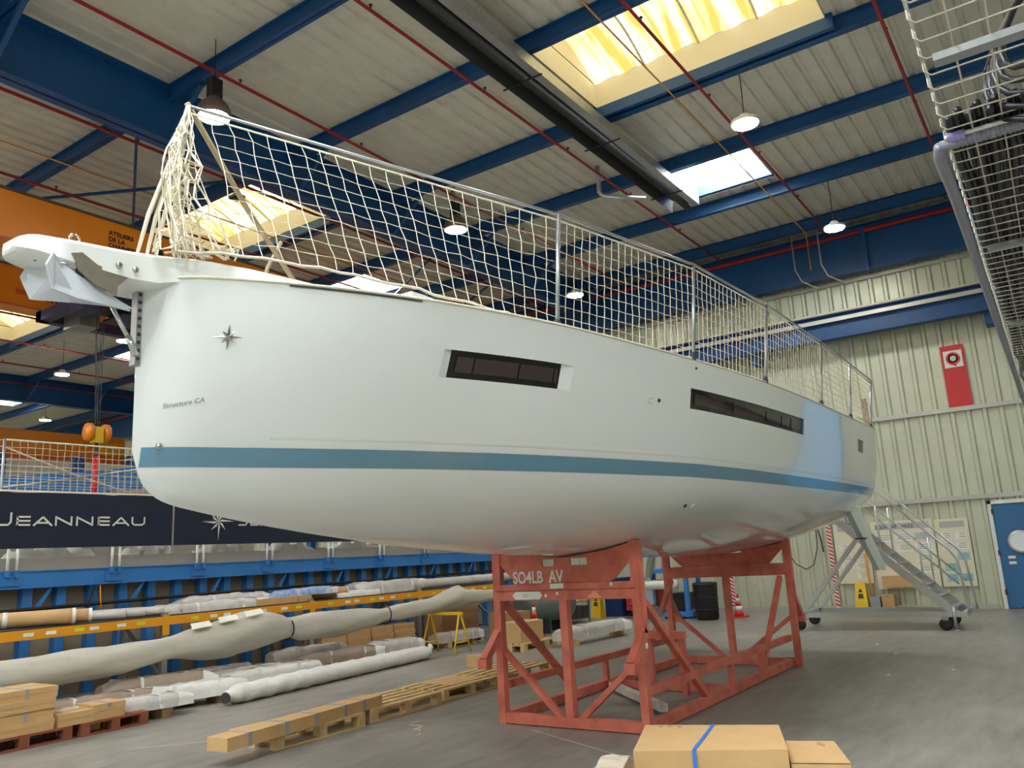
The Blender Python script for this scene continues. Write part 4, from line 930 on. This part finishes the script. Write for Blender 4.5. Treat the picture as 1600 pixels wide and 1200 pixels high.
# ---- floor bundles
t = empty('white_sail_roll', (9.4, 9.85, 0), 'long white wrapped roll lying on the floor before the rack', 'roll')
P = []; q = random.Random(4); NN = 60
for i in range(NN+1):
    s = i/NN; c = Vector((7.05, 9.6, .13)).lerp(Vector((11.7, 10.1, .12)), s); e = 1 if .03 < s < .97 else .55; row = []
    for j in range(13):
        a = 2*math.pi*j/12; k = e*(1+.10*math.sin(2*a+i*1.3)*(1-s)+q.uniform(-.05, .05)); row.append((c.x-.0, c.y+.15*k*math.cos(a), max(.004, c.z+.125*k*math.sin(a))))
    P.append(row)
mb = MB().grid(P); mb.q(P[0][:12]); mb.q(P[-1][:12]); mb.part('wrap', m_poly2, t, True)
MB().lathe((7.04, 9.56, .11), [(.07, 0), (.07, .02)], 12, (-1, -.3, 0)).part('dark_core', m_dark, t); MB().tube([(11.7, 10.1, .12), (11.76, 10.11, .2), (11.85, 10.12, .16)], [.04, .06, .02], 8).part('tied_end', m_poly2, t, True)
for i, (xa, xb, y0, z0, z1, m, lab, sk) in enumerate((
    (4.9, 6.45, 10.05, .12, .34, m_taupe, 'brown wrapped bundle with white taped end beside the carton stack', -.35),
    (5.1, 6.6, 9.72, .12, .28, m_poly, 'clear wrapped bundle lying nearest the carton stack', -.3),
    (6.0, 7.35, 10.35, .1, .42, m_taupe, 'large brown wrapped bundle with two white bands before the rack', -.45),
    (6.2, 7.6, 9.98, .1, .30, m_poly2, 'white plastic bundle against the large brown bundle', -.35),
    (7.0, 8.6, 10.95, .12, .33, m_poly, 'first of the wrapped planks stacked under the rack', -.2),
    (7.4, 8.9, 10.62, .12, .30, m_poly, 'second of the wrapped planks, with white taped ends', -.2),
    (7.7, 9.3, 10.27, .12, .30, m_poly2, 'white ended wrapped plank at the front of the stack', -.2),
    (9.0, 10.4, 10.85, .14, .44, m_poly, 'grey plastic covered plank pile behind the white roll', -.25),
    (9.35, 10.9, 10.5, .14, .34, m_taupe, 'torn brown plank ends poking from the plastic pile', -.3),
    (10.95, 12.0, 10.55, .12, .36, m_poly, 'crumpled plastic heap with paper labels near the carton wall', -.3),
    (12.9, 14.3, 10.8, .1, .3, m_poly, 'plastic wrapped bundle behind the yellow trestle', -.1),
    (13.5, 15.9, 8.2, .12, .34, m_poly, 'silver wrapped spar bundle beyond the cradle on a pallet', -.2))):
    bundle(xa, xb, y0, y0+.32, z0, z1, m, lab, 20+i, skew=sk)
    t = empty('timber_bearers', ((xa+xb)/2, y0+.2, 0), 'pair of timber bearers under a wrapped bundle', 'bearer', 'timber bearers')
    for x in (xa+.25, xb-.35): MB().box(x, x+.12, y0+.02, y0+.3, 0, z0+.004).part('bearer_block', m_wood, t)
# ---- cartons
def carton(x0, x1, y0, y1, z0, h, label, m=m_card, group=None, straps=(), lid=True, name='cardboard_box', rz=0.):
    t = empty(name, ((x0+x1)/2, (y0+y1)/2, z0), label, 'box', group)
    MB().box(x0, x1, y0, y1, z0, z0+h).part('body', m, t)
    if lid:
        mb = MB().box(x0-.004, x1+.004, y0-.004, y1+.004, z0+h*.55, z0+h+.004); mb.part('lid', m, t)
        if x1-x0 > y1-y0: MB().box(x0-.006, x1+.006, (y0+y1)/2-.025, (y0+y1)/2+.025, z0+h*.8, z0+h+.0065).part('tape', m_tape if m is m_card else m_card2, t)
        else: MB().box((x0+x1)/2-.025, (x0+x1)/2+.025, y0-.006, y1+.006, z0+h*.8, z0+h+.0065).part('tape', m_tape if m is m_card else m_card2, t)
    for s, mm in straps: MB().box(s, s+.03, y0-.007, y1+.007, z0-.001, z0+h+.008).part('strap', mm, t)
    if rz: t.rotation_euler = (0, 0, rz)
    return t
def pallet(x0, x1, y0, y1, label, m=m_wood, z0=0., along_x=True):
    t = empty('pallet', ((x0+x1)/2, (y0+y1)/2, z0), label, 'pallet'); n = 5
    for k in range(n):
        y = y0+(y1-y0-.1)*k/(n-1); MB().box(x0, x1, y, y+.1, z0+.12, z0+.144).part('deck_board', m, t)
    for k in range(3):
        x = x0+(x1-x0-.1)*k/2; MB().box(x, x+.1, y0, y1, z0+.098, z0+.12).part('stringer_board', m, t)
        for y in (y0, (y0+y1)/2-.05, y1-.1): MB().box(x, x+.1, y, y+.1, z0+.02, z0+.098).part('block', m, t)
    for y in (y0, (y0+y1)/2-.05, y1-.1): MB().box(x0, x1, y, y+.1, z0, z0+.02).part('bottom_board', m, t)
    return t
m_rp = mat('reddish pallet wood', (130, 72, 50), .8, var=.15, scale=5)
pallet(4.05, 5.05, 9.55, 10.35, 'reddish pallet under the carton stack', m_rp); pallet(5.15, 5.95, 9.55, 10.0, 'small reddish pallet beside the carton stack', m_rp)
for k in range(4):
    carton(4.1+.015*(k % 2), 4.86+.03*(k == 3), 9.58+.02*(k % 2), 10.2, .144+.112*k, .11, ('bottom', 'second', 'third', 'top')[k]+' flat carton in the stack at the rack end', straps=((4.55, m_tape),) if k in (1, 3) else ())
carton(4.9, 5.3, 9.57, 9.95, .144, .13, 'small carton beside the carton stack', lid=True); carton(5.3, 5.68, 9.6, 9.98, .144, .16, 'strapped carton on the small reddish pallet')
pallet(5.55, 6.75, 6.75, 7.5, 'pale pallet under the long carton'); pallet(6.9, 8.1, 6.8, 7.55, 'pale pallet lying beyond the long carton'); pallet(8.2, 9.4, 6.85, 7.6, 'pale pallet beside the cradle with a cardboard sheet on it'); pallet(9.5, 10.7, 6.9, 7.65, 'farthest pale pallet in the row by the cradle')
t = empty('long_carton', (6.0, 6.85, .144), 'long slim cardboard carton with grey tape bands on a pallet', 'box')
a, b = Vector((4.86, 6.72, .2)), Vector((7.1, 6.98, .2))
MB().bar(a, b, .26, .115).part('body', m_card, t)
for s in (.12, .33, .52, .72, .86): 
    p = a.lerp(b, s); d = (b-a).normalized()*.025; MB().bar(p-d, p+d, .268, .122).part('tape_band', m_tape, t)
MB().box(8.5, 9.2, 6.95, 7.5, .146, .152).thing('cardboard_sheet', m_card, (8.85, 7.2, .145), 'brown cardboard sheet lying on a pallet', 'cardboard')
q = random.Random(8)
for r_ in range(3):
    for c in range(4):
        x = 10.35+.62*c; carton(x, x+.58, 11.35+.02*r_, 11.85, .144+.13*r_, .125, f'carton in the low carton wall under the rack, '+('bottom layer', 'middle layer', 'top layer')[r_], group=f'carton wall layer {("one","two","three")[r_]}')
for r_ in range(4):
    for c in range(2):
        x = 13.2+.62*c; carton(x, x+.58, 11.0, 11.5, .144+.2*r_, .195, 'carton in the tall stack behind the yellow trestle, '+('bottom layer', 'second layer', 'third layer', 'top layer')[r_], m_card2, group=f'tall carton stack, layer {("one","two","three","four")[r_]}')
pallet(10.3, 12.9, 11.3, 11.9, 'low bearer pallet under the carton wall', m_wood, 0.); pallet(13.1, 14.5, 10.95, 11.55, 'bearer pallet under the tall carton stack', m_wood, 0.)
carton(12.85, 13.6, 8.85, 9.3, .144, .36, 'plain tan carton standing beyond the cradle'); pallet(12.8, 13.9, 8.75, 9.4, 'pallet under the plain tan carton')
carton(13.7, 14.3, 9.6, 10.2, 0, .62, 'dark printed carton behind the plain tan carton', m_card2)
carton(10.9, 11.2, 8.3, 8.6, 0, .17, 'little carton on the floor left of the cradle')
# ---- cartons in the foreground
fb = empty('strapped_carton', (4.75, 1.95, 0), 'large carton with a blue strap in the foreground', 'box')
c0, c1, c2, c3_ = Vector((5.47, 2.75, .5)), Vector((5.76, 1.92, .5)), Vector((5.12, 1.67, .5)), Vector((4.76, 2.49, .5))
ctr = (c0+c1+c2+c3_)/4; 
def prism_box(pts, z0, z1): return MB().prism([(p.x, p.y, z0) for p in pts], (0, 0, z1-z0))
prism_box([c0, c1, c2, c3_], .0, .5).part('body', m_card, fb)
lid = prism_box([ctr+(p-ctr)*1.012 for p in (c0, c1, c2, c3_)], .40, .505).part('lid', m_card, fb)
sa, sb = c0.lerp(c1, .52), c3_.lerp(c2, .40)
def ribbon(a, b, w_, m, par, nm='strap'):
    d = (b-a).normalized(); s = Vector((-d.y, d.x, 0))*w_/2
    MB().prism([a-s+Vector((0, 0, .0075)), a+s+Vector((0, 0, .0075)), b+s+Vector((0, 0, .0075)), b-s+Vector((0, 0, .0075))], (0, 0, .003)).part(nm, m, par)
ribbon(sa, sb, .022, m_strap, fb)
o = sb-sa; sd = (c2-c3_).normalized()*.011; out = Vector((-(c2-c3_).normalized().y*-1, 0, 0))
nrm = Vector(((c2-c3_).y, -(c2-c3_).x, 0)).normalized()
if nrm.dot(ctr-c3_) > 0: nrm = -nrm
pz = [sb-sd+nrm*.012, sb+sd+nrm*.012]
MB().prism([(pz[0].x, pz[0].y, 0), (pz[1].x, pz[1].y, 0), (pz[1].x, pz[1].y, .508), (pz[0].x, pz[0].y, .508)], nrm*.003).part('strap', m_strap, fb)
for i in range(3):
    p = c0.lerp(c1, .12+.07*i).lerp(c3_.lerp(c2, .12+.07*i), .08); MB().lathe((p.x, p.y, .506), [(.016, 0), (.016, .001)], 10).part('print_mark', m_card2, fb)
cc = empty('open_carton', (5.5, 1.5, 0), 'lower carton with a printed label beside the strapped carton', 'box')
e1 = (c1-c0).normalized(); e2 = (c3_-c0).normalized(); o0 = c1+e1*.03+e2*.12
pts = [o0, o0+e1*.30, o0+e1*.33+e2*.55, o0+e2*.55]
prism_box(pts, 0, .42).part('body', m_card, cc)
MB().prism([(p.x, p.y, .425) for p in (pts[0], pts[1], pts[2], pts[3])], (0, 0, .006)).part('lid', m_card, cc)
for i in range(4):
    p = o0+e1*(.2+.022*(i % 2))+e2*(.06+.025*i); MB().lathe((p.x, p.y, .431), [(.014, 0), (.014, .001)], 10).part('print_mark', m_card2, cc)
p = pts[1]+(pts[2]-pts[1])*.3; d = (pts[2]-pts[1]).normalized()
MB().prism([p+Vector((0, 0, .15-.5))+e1*.002, p+d*.16+Vector((0, 0, .15-.5))+e1*.002, p+d*.16+Vector((0, 0, .36-.5))+e1*.002, p+Vector((0, 0, .36-.5))+e1*.002], e1*.002).part('side_label', m_ppr, cc)
wc = empty('wrapped_carton', (4.7, 2.75, 0), 'plastic wrapped carton at the corner of the strapped carton', 'box')
o1 = c3_-e1*.20-e2*.02
pts = [o1, o1+e1*.17, o1+e1*.17+e2*.4, o1+e2*.4]
prism_box(pts, 0, .47).part('body', m_card, wc)
MB().grid([[(p.x+random.uniform(-.004, .004), p.y, .473+random.uniform(.0, .012)) for p in [pts[0].lerp(pts[1], j/5).lerp(pts[3].lerp(pts[2], j/5), i/6) for j in range(6)]] for i in range(7)]).part('film', mat('clear film', (214, 200, 176), .15, bump=.4, scale=30), wc, True)

# ================================================================== FAR END OF THE FLOOR
t = empty('waste_bin', (19.1, 7.75, 0), 'black ribbed plastic drum standing behind the cradle', 'bin')
MB().lathe((19.1, 7.75, 0), [(.24, 0), (.27, .05), (.28, .5), (.29, .8), (.3, .84), (.26, .86)], 24).part('drum', m_black, t, True)
for z in (.25, .5, .7): MB().lathe((19.1, 7.75, z), [(.285, -.01), (.295, 0), (.285, .01)], 24).part('hoop', m_black, t, True)
t = empty('traffic_cone', (19.6, 7.16, 0), 'orange and white traffic cone beside the black drum', 'cone')
MB().box(19.42, 19.78, 6.98, 7.34, 0, .035).part('base', m_redp, t)
for z0, z1, m in ((.035, .16, m_redp), (.16, .27, m_white), (.27, .36, m_redp), (.36, .45, m_white), (.45, .55, m_redp)):
    r0, r1 = .13*(1-z0/.62), .13*(1-z1/.62); MB().lathe((19.6, 7.16, 0), [(r0, z0), (r1, z1)], 18).part('band', m, t, True)
t = empty('traffic_cone', (15.2, 10.1, 0), 'orange and white traffic cone beside the grey tank', 'cone')
MB().box(15.03, 15.37, 9.93, 10.27, 0, .035).part('base', m_redp, t)
for z0, z1, m in ((.035, .22, m_redp), (.22, .38, m_white), (.38, .52, m_redp), (.52, .62, m_white), (.62, .72, m_redp)):
    r0, r1 = .13*(1-z0/.82), .13*(1-z1/.82); MB().lathe((15.2, 10.1, 0), [(r0, z0), (r1, z1)], 18).part('band', m, t, True)
t = empty('pressure_tank', (16.3, 10.5, 0), 'grey cylindrical air tank on welded feet beyond the cradle', 'tank')
MB().lathe((15.5, 10.5, .62), [(.1, -.08), (.3, -.03), (.38, .06), (.38, 1.3), (.3, 1.4), (.1, 1.45)], 26, (1, -.15, 0)).part('vessel', mat('tank grey', (96, 108, 104), .45), t, True)
for x in (15.8, 16.6): MB().box(x, x+.08, 10.1, 10.75, 0, .3).part('foot', m_dark, t)
t = empty('tool_shelf', (18.3, 11.0, 0), 'grey metal shelf unit with bins behind the tank', 'shelf')
for x in (17.8, 18.8):
    for y in (10.8, 11.3): MB().box(x-.02, x+.02, y-.02, y+.02, 0, 1.3).part('post', m_steel, t)
for z in (.08, .5, .9, 1.28): MB().box(17.78, 18.82, 10.78, 11.32, z, z+.025).part('shelf', m_steel, t)
for k in range(3): MB().box(17.85+.32*k, 18.13+.32*k, 10.8, 11.25, .105, .4).part('drawer', m_dark, t)
for k in range(4): MB().box(17.85+.24*k, 18.05+.24*k, 10.8, 11.1, .525, .68).part('small_bin', m_ppr if k % 2 else m_yel2, t)
def wet_sign(loc, label, lean):
    t = empty('caution_sign', loc, label, 'sign'); x, y, z = loc
    for s in (-1, 1): MB().prism([(x+s*.16, y-.15, 0), (x+s*.16, y+.15, 0), (x+s*.02, y+.11, .66), (x+s*.02, y-.11, .66)], (.012, 0, 0)).part('panel', m_yel2, t)
    MB().prism([(x-.105, y-.06, .30), (x-.105, y+.06, .30), (x-.087, y+.05, .40), (x-.087, y-.05, .40)], (-.004, 0, 0)).part('notice', m_dark, t)
    MB().prism([(x-.082, y-.045, .44), (x-.082, y+.045, .44), (x-.066, y, .53)], (-.004, 0, 0)).part('warning_triangle', m_ink, t)
wet_sign((19.8, 11.1, 0), 'yellow folding floor sign beside the grey shelf', 0); wet_sign((21.15, 4.68, 0), 'yellow folding floor sign below the notice boards', 0)
t = empty('red_skip', (20.4, 9.95, 0), 'red metal tool chest behind the cradle', 'chest'); MB().box(20.1, 20.7, 9.55, 10.4, .15, .9).part('body', m_signred, t)
for z in (.3, .5, .7): MB().box(20.085, 20.1, 9.6, 10.35, z, z+.03).part('drawer_pull', m_steel, t)
for y in (9.65, 10.3): MB().lathe((20.2, y, .07), [(.07, -.02), (.07, .02)], 14, (0, 1, 0)).lathe((20.6, y, .07), [(.07, -.02), (.07, .02)], 14, (0, 1, 0)).part('wheel', m_rubber, t)
t = empty('blue_bin', (20.3, 10.75, 0), 'dark blue wheeled bin between the sign and the red chest', 'bin'); MB().prism([(20.05, 10.5, 0), (20.55, 10.5, 0), (20.6, 10.48, .95), (20.0, 10.48, .95)], (0, .5, 0)).part('body', mat('bin blue', (24, 52, 104), .5), t); MB().box(19.98, 20.62, 10.46, 11.02, .95, 1.0).part('lid', mat('bin blue', (24, 52, 104), .5), t)
t = empty('lift_machine', (19.8, 8.9, 0), 'blue machine stand with a white roll and motor by the end wall', 'machine')
for x, y in ((19.4, 8.35), (19.4, 9.6), (20.2, 8.35), (20.2, 9.6)): MB().box(x-.05, x+.05, y-.05, y+.05, 0.02, 1.15).part('leg', m_blue2, t)
MB().box(19.3, 20.3, 8.2, 9.75, .05, .17).part('base', m_blue2, t); MB().box(19.3, 20.3, 8.25, 9.75, 1.1, 1.2).part('top', m_blue2, t)
MB().lathe((19.3, 8.55, .82), [(.0, -.01), (.11, 0), (.11, 1.1), (0, 1.11)], 18, (0, 1, 0)).part('white_roll', m_white, t, True)
MB().box(19.25, 19.45, 9.2, 9.75, .35, .95).part('grey_panel', mat('pale blue panel', (150, 172, 186), .5), t); MB().box(19.5, 20.0, 8.4, 8.8, .2, .6).part('motor', m_black, t)
MB().box(19.22, 19.24, 9.35, 9.6, 1.0, 1.2).part('control_panel', m_dark, t)
MB().box(21.1, 21.3, 4.28, 4.5, 0, .32).thing('small_crate', mat('grey crate', (150, 154, 160), .5), (21.2, 4.4, 0), 'small grey crate with a red striped base below the boards', 'crate')
carton(21.1, 21.4, 3.98, 4.24, 0, .36, 'upright carton leaning below the notice boards')
MB().box(21.25, 21.38, 3.55, 4.2, .52, .78).thing('leaflet_box', m_card, (21.3, 3.9, .52), 'open cardboard leaflet box hung on the notice board', 'box')
for k in range(2): MB().tube([(21.3, 4.45+.04*k, .0), (21.36, 4.5+.04*k, 1.35)], .012, 6).thing('broom_handle', m_yellow, (21.3, 4.47+.04*k, 0), 'yellow and black broom handle leaning on the board', 'handle', 'broom handles', True)
MB().tube([(21.38, 5.6, 2.6), (21.36, 5.6, 1.9), (21.35, 5.62, 1.5), (21.35, 5.75, 1.1), (21.35, 5.95, 1.0), (21.35, 6.2, 1.15), (21.35, 6.3, 1.35)], .012, 6).thing('wall_cable', m_cable, (21.36, 5.9, 1.0), 'black cable looping down the ribbed end wall', 'cable', None, True)
MB().tube([(21.36, 5.55, 1.95), (21.35, 5.5, 1.7), (21.35, 5.48, 1.4)], .016, 6).thing('hanging_lead', m_cable, (21.35, 5.5, 1.4), 'short black lead with plug hanging by the striped pole', 'cable', None, True)
# floor marks and scraps
for i, (a, b) in enumerate((((5.0, 8.4), (7.4, 6.1)), ((7.2, 4.9), (6.4, 3.2)), ((5.2, 1.0), (9.0, -1.5)))):
    A = Vector((a[0], a[1], .002)); B = Vector((b[0], b[1], .002)); s = Vector((-(B-A).y, (B-A).x, 0)).normalized()*.012
    MB().q([A-s, B-s, B+s, A+s]).thing('floor_line', m_conc_line, (A+B)/2, ('thin white line on the concrete left of the cradle', 'thin white line on the concrete before the cradle', 'thin white line on the concrete right of the cartons')[i], 'floor line')
q = random.Random(2)
for i in range(10):
    x, y = q.uniform(6, 15), q.uniform(1.0, 3.2) if i < 5 else q.uniform(6, 9)
    MB().box(x, x+.07, y, y+.04, .001, .004).thing('paper_scrap', m_ppr, (x, y, .001), 'small pale paper scrap lying on the concrete floor', 'scrap', 'paper scraps on the floor')
pts = [(6.55+.05*i+.06*math.sin(i*1.9), 5.8+.05*i+.05*math.cos(i*1.3), .004) for i in range(12)]
MB().tube(pts, .004, 4).thing('string_scrap', m_net, (6.7, 6.0, 0), 'tangled pale string on the floor before the cradle', 'string')

# ================================================================== CABLE TRAY OVERHEAD ON THE RIGHT
ZT = 3.2
ct = empty('cable_tray', (6, -.1, ZT), 'zinc wire mesh cable tray hung overhead filled with black cables', 'cable tray')
def edge_y(x): return .19+.018*(x-2)
mb = MB(); XT0, XT1 = 1.6, 16.0; n = int((XT1-XT0)/.115)
for i in range(n+1):
    x = XT0+.115*i; e = edge_y(x)
    mb.tube([(x, e, ZT+.11), (x, e, ZT+.02), (x, e-.02, ZT), (x, e-.55, ZT)], .0035 if x > 4 else .0032, 5)
mb.part('cross_wires', m_wire, ct, True)
mb = MB()
for d, z in ((0, ZT+.11), (0, ZT+.05), (.1, ZT), (.2, ZT), (.3, ZT), (.4, ZT), (.5, ZT)):
    mb.tube([(x, edge_y(x)-d, z+.004) for x in (XT0, 4, 8, 12, XT1)], .0035, 5)
mb.part('long_wires', m_wire, ct, True)
for x in (2.74, 4.9, 6.9, 9.2, 12): MB().box(x-.025, x+.025, edge_y(x)-.6, edge_y(x)-.04, ZT-.035, ZT-.01).part('bracket', m_steel, ct)
MB().tube([(3.42, edge_y(3.4)+.02, ZT-.02), (3.42, -.1, ZT-.02), (3.42, -.5, ZT-.02)], .022, 10).part('corrugated_conduit', m_cond, ct, True)
mb = MB()
for i in range(40): mb.lathe((3.42, .18-.016*i, ZT-.02), [(.022, 0), (.026, .004), (.022, .008)], 10, (0, -1, 0))
mb.part('conduit_ribs', m_cond, ct, True)
MB().tube([(3.42, edge_y(3.4)+.02, ZT-.02), (3.5, edge_y(3.5)+.03, ZT-.03)]+[(x, edge_y(x)+.025, ZT-.02) for x in (4, 6, 8, 12, 16)], .024, 10).part('edge_conduit', m_cond, ct, True)
MB().tube([(3.4, edge_y(3.4)+.0, ZT-.0), (3.4, -.2, ZT+.0), (3.38, -.5, ZT+.01)], .010, 6).part('white_cable', m_white, ct, True)
MB().lathe((3.40, edge_y(3.4)-.01, ZT-.003), [(.02, 0), (.02, .06)], 10, (0, -1, 0)).part('violet_sleeve', mat('violet tape', (150, 140, 200), .5), ct)
MB().box(2.62, 2.72, -.34, -.24, ZT-.3, 9.3).part('hanger_post', m_steel, ct)
q = random.Random(12)
for k in range(24):
    y0 = -.03-.021*k; pts = []
    for i in range(28):
        x = 3.3+.46*i; pts.append((x, edge_y(x)+y0+q.uniform(-.012, .012), ZT+.022+.016*(k % 3)+q.uniform(0, .012)))
    MB().tube(pts, .015, 6).thing('black_cable', m_cable, (8, y0, ZT+.01), 'black cable lying in the overhead wire tray', 'cable', 'cables in the overhead tray', True)
for k in range(5):
    R = .2+.03*k; c = Vector((3.0+.05*k, -.22-.012*k, ZT+.23))
    MB().tube([(c.x+.2*math.cos(a)*1.2, c.y+R*math.cos(a+.3), c.z+R*math.sin(a)) for a in [math.pi*2*i/22 for i in range(23)]], .013, 6).thing('cable_coil', m_cable, (c.x, c.y, c.z-R), 'coiled loop of black cable standing in the overhead tray', 'cable', 'cable coils in the tray', True)
for k in range(3): MB().tube([(2.9, -.2-.03*k, ZT+.02), (2.75, -.22-.03*k, ZT+.5), (2.72, -.2-.03*k, 4.6), (2.72, -.2-.03*k, 6)], .014, 6).thing('riser_cable', m_cond if k == 1 else m_cable, (2.72, -.2, ZT), 'cable rising beside the tray hanger post', 'cable', 'riser cables', True)
